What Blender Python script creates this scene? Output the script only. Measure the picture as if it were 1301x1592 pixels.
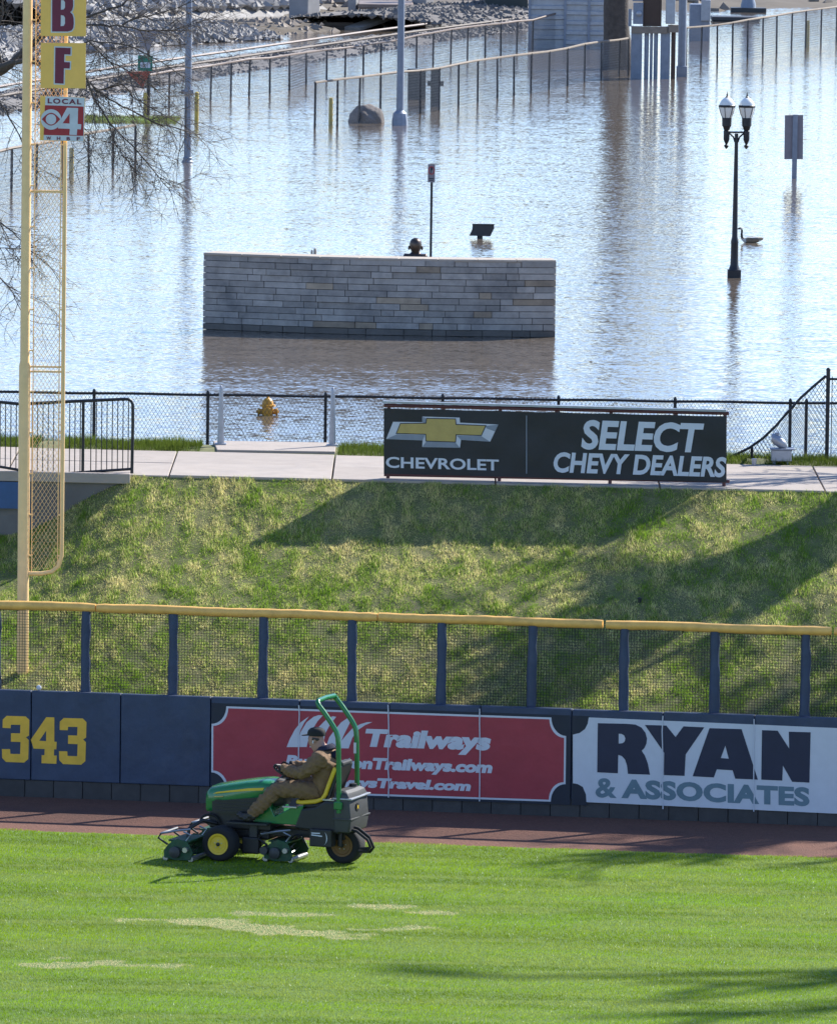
import bpy, bmesh, math, random
import numpy as np
from mathutils import Vector, Matrix
from mathutils.geometry import tessellate_polygon

for o in list(bpy.data.objects):
    bpy.data.objects.remove(o)
scene = bpy.context.scene
col = scene.collection
R = math.radians

# ---------------------------------------------------------------- camera
F_PX = 12000.0; CU, CV = 650.5, 796.0          # focal length and centre in photo pixels (1301 x 1592)
HC = 14.6
PITCH = math.atan(1213.0 / F_PX); ROLL = 0.0131
_f = Vector((0, math.cos(PITCH), -math.sin(PITCH)))
_u0 = Vector((0, math.sin(PITCH), math.cos(PITCH))); _r0 = Vector((1, 0, 0))
_r = _r0 * math.cos(ROLL) + _u0 * math.sin(ROLL)
_u = _u0 * math.cos(ROLL) - _r0 * math.sin(ROLL)
CAM = Vector((0, 0, HC))
cd = bpy.data.cameras.new('camera'); cam = bpy.data.objects.new('camera', cd); col.objects.link(cam)
cam.matrix_world = Matrix(((_r.x, _u.x, -_f.x, 0), (_r.y, _u.y, -_f.y, 0), (_r.z, _u.z, -_f.z, HC), (0, 0, 0, 1)))
cd.sensor_fit = 'HORIZONTAL'; cd.sensor_width = 36.0; cd.lens = 36.0 * F_PX / 1301.0
cd.clip_start = 1.0; cd.clip_end = 8000.0
scene.camera = cam

# ---------------------------------------------------------------- light
SUN_AZ, SUN_EL = R(49.0), R(38.0)              # azimuth measured from +Y (view direction) towards +X
world = bpy.data.worlds.new('World'); scene.world = world; world.use_nodes = True
wn = world.node_tree.nodes; wl = world.node_tree.links
sky = wn.new('ShaderNodeTexSky'); sky.sky_type = 'NISHITA'; sky.sun_disc = False
sky.sun_elevation = SUN_EL; sky.sun_rotation = SUN_AZ; sky.altitude = 200; sky.air_density = 1.0; sky.dust_density = 0.05; sky.ozone_density = 4.0
wb = wn.new('ShaderNodeMix'); wb.data_type = 'RGBA'; wb.blend_type = 'MULTIPLY'; wb.inputs['Factor'].default_value = 1.0; wb.inputs['B'].default_value = (0.95, 0.955, 1.09, 1)   # cool spring sky
wl.new(sky.outputs['Color'], wb.inputs['A']); wl.new(wb.outputs['Result'], wn['Background'].inputs['Color']); wn['Background'].inputs['Strength'].default_value = 0.127
sl = bpy.data.lights.new('sun', 'SUN'); sl.energy = 5.0; sl.angle = R(0.53); sl.color = (1.0, 0.965, 0.90)
sun = bpy.data.objects.new('sun', sl); col.objects.link(sun)
SUNV = Vector((math.sin(SUN_AZ) * math.cos(SUN_EL), math.cos(SUN_AZ) * math.cos(SUN_EL), math.sin(SUN_EL)))
sun.rotation_euler = (-SUNV).to_track_quat('-Z', 'Y').to_euler()
sun.location = (30, 140, 60)
scene.view_settings.view_transform = 'Standard'; scene.view_settings.look = 'None'
scene.view_settings.gamma = 1.0; scene.view_settings.use_curve_mapping = False
scene.view_settings.exposure = 0.85
scene.render.engine = 'CYCLES'
scene.render.resolution_x = 836; scene.render.resolution_y = 1024

# ---------------------------------------------------------------- pixel -> place
def ray(u, v):
    return (_f * F_PX + _r * (u - CU) - _u * (v - CV))
def P(u, v, z):                                  # where the sight line meets the level z
    d = ray(u, v); t = (z - HC) / d.z
    return CAM + d * t
def onY(u, v, y):                                # where it meets the upright plane at distance y
    d = ray(u, v); return CAM + d * (y / d.y)
def onplane(u, v, p, n):
    d = ray(u, v); return CAM + d * ((p - CAM).dot(n) / d.dot(n))

# ---------------------------------------------------------------- helpers
ORG = {}
def tag(o, label=None, cat=None, group=None, kind=None):
    if label: o['label'] = label
    if cat: o['category'] = cat
    if group: o['group'] = group
    if kind: o['kind'] = kind
    return o
def empty(name, loc, rz=0.0, label=None, cat=None, group=None, kind=None, local=False):
    o = bpy.data.objects.new(name, None); col.objects.link(o); o.location = loc; o.rotation_euler = (0, 0, rz)
    o.empty_display_size = 0.2
    ORG[o] = Vector((0, 0, 0)) if local else Vector(loc)
    return tag(o, label, cat, group, kind)

class MB:
    def __init__(s): s.v = []; s.f = []; s.m = []; s.mi = 0
    def add(s, vs, fs):
        n = len(s.v); s.v.extend([tuple(p) for p in vs]); s.f.extend([tuple(i + n for i in f) for f in fs]); s.m.extend([s.mi] * len(fs)); return s
    def box(s, c, d, rot=None, taper=1.0):
        c = Vector(c); hx, hy, hz = d[0] / 2, d[1] / 2, d[2] / 2; vs = []
        for z in (-1, 1):
            k = taper if z > 0 else 1.0
            for x, y in ((-1, -1), (1, -1), (1, 1), (-1, 1)):
                p = Vector((x * hx * k, y * hy * k, z * hz))
                if rot is not None: p = rot @ p
                vs.append(c + p)
        return s.add(vs, [(3, 2, 1, 0), (4, 5, 6, 7), (0, 1, 5, 4), (1, 2, 6, 5), (2, 3, 7, 6), (3, 0, 4, 7)])
    def bar(s, a, b, w, h):                      # a box between two points, w across, h up
        a = Vector(a); b = Vector(b); d = b - a; L = d.length; x = d.normalized()
        up = Vector((0, 0, 1)) if abs(x.z) < 0.95 else Vector((0, 1, 0))
        y = up.cross(x).normalized(); z = x.cross(y)
        rot = Matrix((x, y, z)).transposed()
        return s.box((a + b) / 2, (L, w, h), rot)
    def tube(s, pts, r, n=8, caps=True, closed=False):
        pts = [Vector(p) for p in pts]; k = len(pts)
        rs = r if isinstance(r, (list, tuple)) else [r] * k
        vs = []; ref = None
        for i in range(k):
            if closed: t = pts[(i + 1) % k] - pts[i - 1]
            else: t = pts[min(i + 1, k - 1)] - pts[max(i - 1, 0)]
            if t.length < 1e-9: t = Vector((0, 0, 1))
            t.normalize()
            if ref is None:
                ref = Vector((0, 0, 1)) if abs(t.z) < 0.9 else Vector((1, 0, 0))
            a = t.cross(ref)
            if a.length < 1e-6: a = t.cross(Vector((0, 1, 0.3)))
            a.normalize(); b = a.cross(t).normalized(); ref = b
            for j in range(n):
                an = 2 * math.pi * j / n
                vs.append(pts[i] + (a * math.cos(an) + b * math.sin(an)) * rs[i])
        fs = []
        for i in range(k if closed else k - 1):
            i2 = (i + 1) % k
            for j in range(n):
                j2 = (j + 1) % n
                fs.append((i * n + j, i * n + j2, i2 * n + j2, i2 * n + j))
        if caps and not closed:
            fs.append(tuple(range(n - 1, -1, -1))); fs.append(tuple((k - 1) * n + j for j in range(n)))
        return s.add(vs, fs)
    def lathe(s, prof, c, n=20, ax='z', caps=True):         # prof: (radius, height) along the axis
        c = Vector(c); vs = []; k = len(prof)
        for r, h in prof:
            for j in range(n):
                an = 2 * math.pi * j / n; x, y = r * math.cos(an), r * math.sin(an)
                p = {'z': (x, y, h), 'y': (x, h, y), 'x': (h, x, y)}[ax]
                vs.append(c + Vector(p))
        fs = []
        for i in range(k - 1):
            for j in range(n):
                j2 = (j + 1) % n
                q = (i * n + j, i * n + j2, (i + 1) * n + j2, (i + 1) * n + j)
                fs.append(q if ax != 'y' else q[::-1])
        if caps: fs.append(tuple(range(n - 1, -1, -1))); fs.append(tuple((k - 1) * n + j for j in range(n)))
        return s.add(vs, fs)
    def extrude(s, pts, vec):                    # a flat outline pushed along vec
        vec = Vector(vec); n = len(pts); a = [Vector(p) for p in pts]; b = [p + vec for p in a]
        fs = [tuple(range(n - 1, -1, -1)), tuple(range(n, 2 * n))]
        for i in range(n): fs.append((i, (i + 1) % n, n + (i + 1) % n, n + i))
        return s.add(a + b, fs)
    def loft(s, secs, caps=True):                # rings with the same number of points
        n = len(secs[0]); vs = [p for q in secs for p in q]; fs = []
        for i in range(len(secs) - 1):
            for j in range(n):
                j2 = (j + 1) % n; fs.append((i * n + j, i * n + j2, (i + 1) * n + j2, (i + 1) * n + j))
        if caps:
            fs.append(tuple(range(n - 1, -1, -1))); k = (len(secs) - 1) * n; fs.append(tuple(k + j for j in range(n)))
        return s.add(vs, fs)
    def ball(s, c, r, nu=10, nv=7):
        rr = r if isinstance(r, (list, tuple)) else (r, r, r); c = Vector(c); vs = [c + Vector((0, 0, -rr[2]))]
        for i in range(1, nv):
            a = math.pi * i / nv - math.pi / 2
            for j in range(nu):
                b = 2 * math.pi * j / nu
                vs.append(c + Vector((rr[0] * math.cos(a) * math.cos(b), rr[1] * math.cos(a) * math.sin(b), rr[2] * math.sin(a))))
        vs.append(c + Vector((0, 0, rr[2]))); fs = []
        for j in range(nu): fs.append((0, 1 + (j + 1) % nu, 1 + j))
        for i in range(nv - 2):
            for j in range(nu):
                j2 = (j + 1) % nu; k = 1 + i * nu
                fs.append((k + j, k + j2, k + nu + j2, k + nu + j))
        k = 1 + (nv - 2) * nu; L = len(vs) - 1
        for j in range(nu): fs.append((k + j, k + (j + 1) % nu, L))
        return s.add(vs, fs)
    def flat(s, outer, holes=(), to3d=None):     # filled outline with holes
        loops = [outer] + list(holes)
        tri = tessellate_polygon([[Vector((p[0], p[1], 0)) for p in l] for l in loops])
        pts = [p for l in loops for p in l]
        vs = [to3d(p) if to3d else p for p in pts]
        return s.add(vs, [tuple(t) for t in tri])
    def build(s, name, m, parent=None, smooth=0, org=None, bevel=0, seg=2):
        o_ = ORG[parent] if parent is not None else (Vector(org) if org is not None else Vector((0, 0, 0)))
        me = bpy.data.meshes.new(name)
        me.from_pydata([(p[0] - o_.x, p[1] - o_.y, p[2] - o_.z) for p in s.v], [], s.f)
        ms = m if isinstance(m, (list, tuple)) else [m]
        for q in ms: me.materials.append(q)
        if len(ms) > 1: me.polygons.foreach_set('material_index', s.m)
        me.update()
        bm = bmesh.new(); bm.from_mesh(me); bmesh.ops.recalc_face_normals(bm, faces=bm.faces); bm.to_mesh(me); bm.free()
        if smooth:
            me.shade_smooth(); me.set_sharp_from_angle(angle=R(smooth))
        o = bpy.data.objects.new(name, me); col.objects.link(o)
        if parent is not None: o.parent = parent; ORG[o] = ORG[parent]
        else: o.location = o_; ORG[o] = o_
        if bevel:
            b = o.modifiers.new('bevel', 'BEVEL'); b.width = bevel; b.segments = seg; b.limit_method = 'ANGLE'; b.angle_limit = R(40)
        return o

# ---------------------------------------------------------------- materials
MATS = {}
def mat(name, c, rough=0.6, metal=0.0, var=0.12, scale=6.0, bump=0.0, bscale=80.0, spec=0.5, c2=None, c2amt=0.0, c2scale=2.0, orand=0.0, coat=0.0):
    if name in MATS: return MATS[name]
    m = bpy.data.materials.new(name); m.use_nodes = True; N = m.node_tree.nodes; L = m.node_tree.links
    b = N['Principled BSDF']; b.inputs['Roughness'].default_value = rough; b.inputs['Metallic'].default_value = metal
    b.inputs['Specular IOR Level'].default_value = spec
    if coat: b.inputs['Coat Weight'].default_value = coat; b.inputs['Coat Roughness'].default_value = 0.1
    g = N.new('ShaderNodeNewGeometry')
    no = N.new('ShaderNodeTexNoise'); no.inputs['Scale'].default_value = scale; no.inputs['Detail'].default_value = 5; no.inputs['Roughness'].default_value = 0.65
    L.new(g.outputs['Position'], no.inputs['Vector'])
    mr = N.new('ShaderNodeMapRange'); mr.inputs[1].default_value = 0.25; mr.inputs[2].default_value = 0.75; mr.inputs[3].default_value = 1 - var; mr.inputs[4].default_value = 1 + var
    L.new(no.outputs['Fac'], mr.inputs[0])
    base = N.new('ShaderNodeRGB'); base.outputs[0].default_value = (*c, 1); out = base.outputs[0]
    if c2:
        n2 = N.new('ShaderNodeTexNoise'); n2.inputs['Scale'].default_value = c2scale; n2.inputs['Detail'].default_value = 6; n2.inputs['Roughness'].default_value = 0.7
        L.new(g.outputs['Position'], n2.inputs['Vector'])
        m2 = N.new('ShaderNodeMapRange'); m2.inputs[1].default_value = 0.48; m2.inputs[2].default_value = 0.68; m2.inputs[3].default_value = 0; m2.inputs[4].default_value = c2amt
        L.new(n2.outputs['Fac'], m2.inputs[0])
        mx = N.new('ShaderNodeMix'); mx.data_type = 'RGBA'; L.new(m2.outputs[0], mx.inputs['Factor']); L.new(out, mx.inputs['A']); mx.inputs['B'].default_value = (*c2, 1); out = mx.outputs['Result']
    fac = mr.outputs[0]
    if orand:
        oi = N.new('ShaderNodeObjectInfo'); mo = N.new('ShaderNodeMapRange'); mo.inputs[3].default_value = 1 - orand; mo.inputs[4].default_value = 1 + orand
        L.new(oi.outputs['Random'], mo.inputs[0]); mu = N.new('ShaderNodeMath'); mu.operation = 'MULTIPLY'; L.new(fac, mu.inputs[0]); L.new(mo.outputs[0], mu.inputs[1]); fac = mu.outputs[0]
    vm = N.new('ShaderNodeVectorMath'); vm.operation = 'SCALE'; L.new(out, vm.inputs[0]); L.new(fac, vm.inputs['Scale'])
    L.new(vm.outputs[0], b.inputs['Base Color'])
    if bump:
        nb = N.new('ShaderNodeTexNoise'); nb.inputs['Scale'].default_value = bscale; nb.inputs['Detail'].default_value = 4
        L.new(g.outputs['Position'], nb.inputs['Vector'])
        bp = N.new('ShaderNodeBump'); bp.inputs['Strength'].default_value = 1.0; bp.inputs['Distance'].default_value = bump
        L.new(nb.outputs['Fac'], bp.inputs['Height']); L.new(bp.outputs[0], b.inputs['Normal'])
    MATS[name] = m; return m

def grass_mat(name, rough=0.7, trans=0.5):     # blade colour comes from the per-blade colour attribute
    m = bpy.data.materials.new(name); m.use_nodes = True; N = m.node_tree.nodes; L = m.node_tree.links
    b = N['Principled BSDF']; b.inputs['Roughness'].default_value = rough; b.inputs['Specular IOR Level'].default_value = 0.05
    a = N.new('ShaderNodeAttribute'); a.attribute_name = 'tint'; L.new(a.outputs['Color'], b.inputs['Base Color'])
    t = N.new('ShaderNodeBsdfTranslucent'); L.new(a.outputs['Color'], t.inputs['Color'])
    mx = N.new('ShaderNodeMixShader'); mx.inputs[0].default_value = trans
    L.new(b.outputs[0], mx.inputs[1]); L.new(t.outputs[0], mx.inputs[2]); L.new(mx.outputs[0], N['Material Output'].inputs['Surface'])
    return m

def water_mat():
    m = bpy.data.materials.new('flood_water'); m.use_nodes = True; N = m.node_tree.nodes; L = m.node_tree.links
    b = N['Principled BSDF']; b.inputs['Base Color'].default_value = (0.15, 0.12, 0.09, 1); b.inputs['Roughness'].default_value = 0.04; b.inputs['IOR'].default_value = 1.33
    g = N.new('ShaderNodeNewGeometry'); prev = None
    # ripples of three sizes, with calmer and rougher patches; slopes go straight into the normal
    pn = N.new('ShaderNodeTexNoise'); pn.inputs['Scale'].default_value = 0.09; pn.inputs['Detail'].default_value = 3
    L.new(g.outputs['Position'], pn.inputs['Vector'])
    pr = N.new('ShaderNodeMapRange'); pr.inputs[1].default_value = 0.3; pr.inputs[2].default_value = 0.7; pr.inputs[3].default_value = 0.88; pr.inputs[4].default_value = 1.1
    L.new(pn.outputs['Fac'], pr.inputs[0])
    for sc, amp, st in ((0.5, 0.022, 1.0), (1.9, 0.06, 1.0), (5.5, 0.12, 1.0), (15.0, 0.28, 1.0)):
        mp = N.new('ShaderNodeMapping'); mp.inputs['Scale'].default_value = (0.55, 1.0, 1.0); mp.inputs['Rotation'].default_value = (0, 0, 0.12); L.new(g.outputs['Position'], mp.inputs['Vector'])
        n = N.new('ShaderNodeTexNoise'); n.inputs['Scale'].default_value = sc; n.inputs['Detail'].default_value = 2; L.new(mp.outputs[0], n.inputs['Vector'])
        s = N.new('ShaderNodeVectorMath'); s.operation = 'SUBTRACT'; L.new(n.outputs['Color'], s.inputs[0]); s.inputs[1].default_value = (0.5, 0.5, 0.5)
        k = N.new('ShaderNodeVectorMath'); k.operation = 'SCALE'; L.new(s.outputs[0], k.inputs[0]); k.inputs['Scale'].default_value = amp
        if prev is None: prev = k.outputs[0]
        else:
            a = N.new('ShaderNodeVectorMath'); a.operation = 'ADD'; L.new(prev, a.inputs[0]); L.new(k.outputs[0], a.inputs[1]); prev = a.outputs[0]
    sp = N.new('ShaderNodeVectorMath'); sp.operation = 'SCALE'; L.new(prev, sp.inputs[0]); L.new(pr.outputs[0], sp.inputs['Scale'])
    fl = N.new('ShaderNodeVectorMath'); fl.operation = 'MULTIPLY'; L.new(sp.outputs[0], fl.inputs[0]); fl.inputs[1].default_value = (1, 1, 0)
    ad = N.new('ShaderNodeVectorMath'); ad.operation = 'ADD'; L.new(fl.outputs[0], ad.inputs[0]); ad.inputs[1].default_value = (0, 0, 1)
    nm = N.new('ShaderNodeVectorMath'); nm.operation = 'NORMALIZE'; L.new(ad.outputs[0], nm.inputs[0]); L.new(nm.outputs[0], b.inputs['Normal'])
    return m

M = {}
M['navy'] = mat('navy_vinyl', (0.030, 0.050, 0.098), 0.55, var=0.22, scale=3, bump=0.012, bscale=5, c2=(0.048, 0.066, 0.108), c2amt=0.6, c2scale=2.2)
M['navy_dark'] = mat('dark_navy_print', (0.012, 0.018, 0.032), 0.6)
M['red_print'] = mat('red_print', (0.36, 0.040, 0.055), 0.6, var=0.14, scale=2, bump=0.010, bscale=5)
M['white_print'] = mat('white_print', (0.60, 0.62, 0.66), 0.6, var=0.05)
M['navy_print'] = mat('navy_letter_print', (0.018, 0.022, 0.050), 0.6)
M['teal_print'] = mat('slate_letter_print', (0.13, 0.21, 0.25), 0.6)
M['yellow_print'] = mat('yellow_number_print', (0.82, 0.48, 0.045), 0.6)
M['rail_yellow'] = mat('yellow_rail_cover', (0.85, 0.48, 0.12), 0.5, var=0.15, c2=(0.50, 0.28, 0.08), c2amt=0.45, c2scale=5)
M['pole_yellow'] = mat('pale_yellow_paint', (0.92, 0.60, 0.27), 0.5, var=0.10, c2=(0.88, 0.60, 0.30), c2amt=0.5)
M['sign_yellow'] = mat('sign_yellow', (0.93, 0.54, 0.12), 0.5, var=0.06)
M['maroon'] = mat('maroon_letter', (0.16, 0.012, 0.045), 0.5)
M['tv_red'] = mat('television_red', (0.36, 0.02, 0.03), 0.5)
M['silver_print'] = mat('silver_print', (0.55, 0.57, 0.62), 0.45)
M['grey_print'] = mat('grey_print', (0.22, 0.25, 0.30), 0.45)
M['gold_print'] = mat('gold_print', (0.46, 0.34, 0.10), 0.5)
M['black_banner'] = mat('black_banner_vinyl', (0.010, 0.011, 0.016), 0.5, var=0.25, scale=2, bump=0.01, bscale=3)
M['frame_red'] = mat('maroon_steel', (0.085, 0.022, 0.022), 0.5)
M['galv'] = mat('galvanised_steel', (0.36, 0.38, 0.41), 0.45, metal=0.5, var=0.15)
M['grey_steel'] = mat('grey_painted_steel', (0.23, 0.26, 0.31), 0.5, metal=0.2, var=0.15)
M['black_metal'] = mat('black_coated_metal', (0.012, 0.013, 0.018), 0.45, var=0.2)
M['black_wire'] = mat('black_coated_wire', (0.014, 0.015, 0.02), 0.45, var=0.1)
M['net'] = mat('black_net_cord', (0.010, 0.010, 0.010), 0.8, var=0.1)
M['grey_wire'] = mat('grey_wire', (0.20, 0.20, 0.20), 0.5, metal=0.3)
M['concrete'] = mat('pale_concrete', (0.36, 0.305, 0.255), 0.85, var=0.10, scale=3, bump=0.003, bscale=150, c2=(0.27, 0.24, 0.215), c2amt=0.5, c2scale=0.9, orand=0.05)
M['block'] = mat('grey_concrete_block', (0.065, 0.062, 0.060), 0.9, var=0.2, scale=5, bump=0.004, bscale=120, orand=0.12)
M['rampconc'] = mat('stained_concrete', (0.15, 0.14, 0.13), 0.9, var=0.25, scale=2)
M['reel_green'] = mat('dirty_green_paint', (0.010, 0.065, 0.028), 0.6, var=0.35, scale=14, c2=(0.045, 0.05, 0.025), c2amt=0.7, c2scale=9)
M['wallconc'] = mat('grey_cast_concrete', (0.30, 0.29, 0.28), 0.85, var=0.15, scale=2)
M['blue_paint'] = mat('blue_painted_wall', (0.030, 0.085, 0.20), 0.55, var=0.15)
M['dirt'] = mat('crushed_red_stone', (0.155, 0.066, 0.040), 0.95, var=0.35, scale=30, bump=0.02, bscale=45, c2=(0.10, 0.045, 0.03), c2amt=0.8, c2scale=0.5)
M['soil_green'] = mat('turf_soil', (0.085, 0.15, 0.02), 0.95, var=0.3, scale=9, c2=(0.11, 0.18, 0.03), c2amt=0.8, c2scale=1.2)
M['soil_berm'] = mat('thatch_soil', (0.12, 0.125, 0.04), 0.95, var=0.35, scale=9, c2=(0.22, 0.19, 0.085), c2amt=0.8, c2scale=1.6)
M['mud'] = mat('river_mud', (0.12, 0.10, 0.075), 0.95, var=0.3, scale=0.4)
M['stone'] = mat('limestone', (0.37, 0.338, 0.30), 0.9, var=0.22, scale=5, bump=0.006, bscale=40, c2=(0.17, 0.165, 0.16), c2amt=0.75, c2scale=0.9, orand=0.20)
M['stone_tan'] = mat('tan_limestone', (0.36, 0.285, 0.205), 0.9, var=0.22, scale=5, bump=0.006, bscale=40, c2=(0.13, 0.11, 0.09), c2amt=0.6, c2scale=1.2, orand=0.18)
M['stone_wet'] = mat('wet_limestone', (0.11, 0.10, 0.088), 0.5, var=0.25, scale=5, bump=0.006, bscale=40, orand=0.15)
M['stone_cap'] = mat('pale_cap_stone', (0.42, 0.36, 0.29), 0.9, var=0.15, bump=0.004, bscale=60)
M['mortar'] = mat('dark_mortar', (0.06, 0.06, 0.06), 0.95)
M['bronze'] = mat('dark_bronze', (0.085, 0.065, 0.055), 0.4, metal=0.7)
M['hydrant'] = mat('hydrant_yellow', (0.60, 0.30, 0.025), 0.45, var=0.2)
M['bollard'] = mat('bollard_yellow', (0.55, 0.40, 0.07), 0.55, var=0.2)
M['bark'] = mat('grey_brown_bark', (0.085, 0.070, 0.058), 0.9, var=0.35, scale=6, bump=0.02, bscale=14)
M['twig'] = mat('twig_bark', (0.095, 0.078, 0.065), 0.85, var=0.3, scale=3)
M['glass'] = mat('milky_lamp_glass', (0.80, 0.80, 0.74), 0.25, var=0.03)
M['cab_green'] = mat('dark_green_cabinet', (0.022, 0.033, 0.032), 0.5)
M['brown_board'] = mat('brown_board', (0.085, 0.055, 0.040), 0.8)
M['timber'] = mat('weathered_timber', (0.25, 0.205, 0.16), 0.85, var=0.25)
M['ballast'] = mat('pale_ballast', (0.17, 0.155, 0.14), 0.95, var=0.35, scale=3.0, orand=0.1)
M['white_rock'] = mat('white_rubble', (0.30, 0.285, 0.265), 0.9, var=0.25, scale=0.9, orand=0.15)
M['rust'] = mat('rusty_rail', (0.20, 0.15, 0.12), 0.6, var=0.2)
M['rail_bright'] = mat('polished_rail', (0.17, 0.14, 0.115), 0.8)
M['sign_back'] = mat('sign_back_grey', (0.24, 0.22, 0.24), 0.5, metal=0.2)
M['sign_green'] = mat('sign_green', (0.015, 0.20, 0.13), 0.5)
M['sign_orange'] = mat('sign_orange_red', (0.45, 0.09, 0.05), 0.5)
M['sign_red'] = mat('sign_red', (0.42, 0.035, 0.04), 0.5)
M['boulder'] = mat('granite_boulder', (0.19, 0.165, 0.145), 0.95, var=0.3, scale=5, bump=0.03, bscale=12)
M['ms_green'] = mat('mower_green', (0.012, 0.165, 0.048), 0.24, var=0.10, coat=0.4)
M['ms_yellow'] = mat('mower_yellow', (0.72, 0.48, 0.03), 0.4, var=0.08)
M['ms_black'] = mat('black_plastic', (0.014, 0.014, 0.016), 0.5, var=0.2)
M['ms_grey'] = mat('charcoal_plastic', (0.040, 0.041, 0.042), 0.55, var=0.15)
M['rubber'] = mat('tyre_rubber', (0.014, 0.014, 0.015), 0.85, var=0.25, bump=0.004, bscale=60)
M['steel'] = mat('worn_steel', (0.42, 0.42, 0.42), 0.35, metal=0.8)
M['canvas'] = mat('brown_duck_canvas', (0.19, 0.112, 0.055), 0.9, var=0.25, scale=14, bump=0.012, bscale=18)
M['navycloth'] = mat('navy_fleece', (0.014, 0.016, 0.038), 0.95, bump=0.006, bscale=60)
M['blackcloth'] = mat('black_cloth', (0.013, 0.012, 0.012), 0.85)
M['boot'] = mat('dark_boot_leather', (0.035, 0.030, 0.028), 0.6)
M['skin'] = mat('skin', (0.38, 0.20, 0.14), 0.5, var=0.06)
M['goose_brown'] = mat('goose_brown', (0.20, 0.14, 0.085), 0.8, var=0.3, scale=20)
M['goose_black'] = mat('goose_black', (0.012, 0.011, 0.011), 0.7)
M['goose_white'] = mat('goose_white', (0.62, 0.58, 0.52), 0.8)
M['grass'] = grass_mat('grass_blade', trans=0.5)

# ---------------------------------------------------------------- flat print helpers
def polyoff(pts, d):                              # grow an outline by d (pixels)
    n = len(pts); area = sum(pts[i][0] * pts[(i + 1) % n][1] - pts[(i + 1) % n][0] * pts[i][1] for i in range(n))
    sg = 1 if area > 0 else -1; out = []
    for i in range(n):
        p0, p1, p2 = Vector(pts[i - 1]), Vector(pts[i]), Vector(pts[(i + 1) % n])
        e1 = (p1 - p0).normalized(); e2 = (p2 - p1).normalized()
        n1 = Vector((e1.y, -e1.x)) * sg; n2 = Vector((e2.y, -e2.x)) * sg
        b = n1 + n2
        b = n1 if b.length < 1e-4 else b.normalized()
        k = d / max(0.5, b.dot(n1)); out.append((p1.x + b.x * k, p1.y + b.y * k))
    return out
def text_flat(mb, body, quad, to3d, bold=0.0, shear=0.0, space=1.0):
    """letters filled into the pixel quad TL,TR,BR,BL"""
    cu = bpy.data.curves.new('t', 'FONT'); cu.body = body; cu.offset = bold; cu.shear = shear; cu.space_character = space; cu.resolution_u = 4
    ob = bpy.data.objects.new('t', cu); col.objects.link(ob)
    dg = bpy.context.evaluated_depsgraph_get(); me = bpy.data.meshes.new_from_object(ob.evaluated_get(dg))
    bpy.data.objects.remove(ob); bpy.data.curves.remove(cu)
    vs = [v.co.copy() for v in me.vertices]; fs = [tuple(p.vertices) for p in me.polygons]; bpy.data.meshes.remove(me)
    x0 = min(v.x for v in vs); x1 = max(v.x for v in vs); y0 = min(v.y for v in vs); y1 = max(v.y for v in vs)
    TL, TR, BR, BL = [Vector(q) for q in quad]; out = []
    for v in vs:
        a = (v.x - x0) / (x1 - x0); b = (v.y - y0) / (y1 - y0)
        p = (BL.lerp(BR, a)).lerp(TL.lerp(TR, a), b); out.append(to3d((p.x, p.y)))
    mb.add(out, fs)
def zoomed(ox, oy, sc):
    return lambda pts: [(ox + x / sc, oy + y / sc) for x, y in pts]

def chainlink(mb, a, b, z0, z1, sp, r, top=None):   # diamond mesh between plan points a and b
    a = Vector((a[0], a[1], 0)); b = Vector((b[0], b[1], 0)); L = (b - a).length; d = (b - a) / L; H = z1 - z0
    k = 0.62                                        # run per rise of a wire
    for sgn in (1, -1):
        s = -H * k if sgn > 0 else 0.0
        while s < (L if sgn > 0 else L + H * k):
            p = []
            for t in (0.0, 1.0): p.append((s + sgn * k * H * t, z0 + H * t))
            (s0, q0), (s1, q1) = p
            lo, hi = 0.0, 1.0
            for bound, sg2 in ((0.0, 1), (L, -1)):
                f0 = (s0 - bound) * sg2; f1 = (s1 - bound) * sg2
                if f0 < 0 and f1 < 0: lo = 2
                elif f0 < 0: lo = max(lo, f0 / (f0 - f1))
                elif f1 < 0: hi = min(hi, f0 / (f0 - f1))
            if lo < hi:
                if top:
                    pts = []
                    n = 24
                    for i in range(n + 1):
                        t = lo + (hi - lo) * i / n; ss = s0 + (s1 - s0) * t; zz = q0 + (q1 - q0) * t
                        if zz <= top(ss / L): pts.append(a + d * ss + Vector((0, 0, zz)))
                    if len(pts) > 1: mb.tube([pts[0], pts[-1]], r, 3, False)
                else:
                    A = a + d * (s0 + (s1 - s0) * lo) + Vector((0, 0, q0 + (q1 - q0) * lo)); B = a + d * (s0 + (s1 - s0) * hi) + Vector((0, 0, q0 + (q1 - q0) * hi))
                    mb.tube([A, B], r, 3, False)
            s += sp

def skin_mesh(verts, edges, radii, sub=2, root=0):
    me = bpy.data.meshes.new('s'); me.from_pydata(verts, edges, []); ob = bpy.data.objects.new('s', me); col.objects.link(ob)
    ob.modifiers.new('skin', 'SKIN'); ob.modifiers['skin'].use_smooth_shade = True
    for i, r in enumerate(radii):
        sv = me.skin_vertices[0].data[i]; sv.radius = r if isinstance(r, tuple) else (r, r); sv.use_root = (i == root)
    s = ob.modifiers.new('sub', 'SUBSURF'); s.levels = sub; s.render_levels = sub
    dg = bpy.context.evaluated_depsgraph_get(); out = bpy.data.meshes.new_from_object(ob.evaluated_get(dg))
    bpy.data.objects.remove(ob); out.materials.clear(); return out
def mesh_obj(name, me, parent=None, loc=(0, 0, 0)):
    me.name = name; o = bpy.data.objects.new(name, me); col.objects.link(o)
    if parent is not None: o.parent = parent; ORG[o] = ORG[parent]
    o.location = loc; return o

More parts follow.
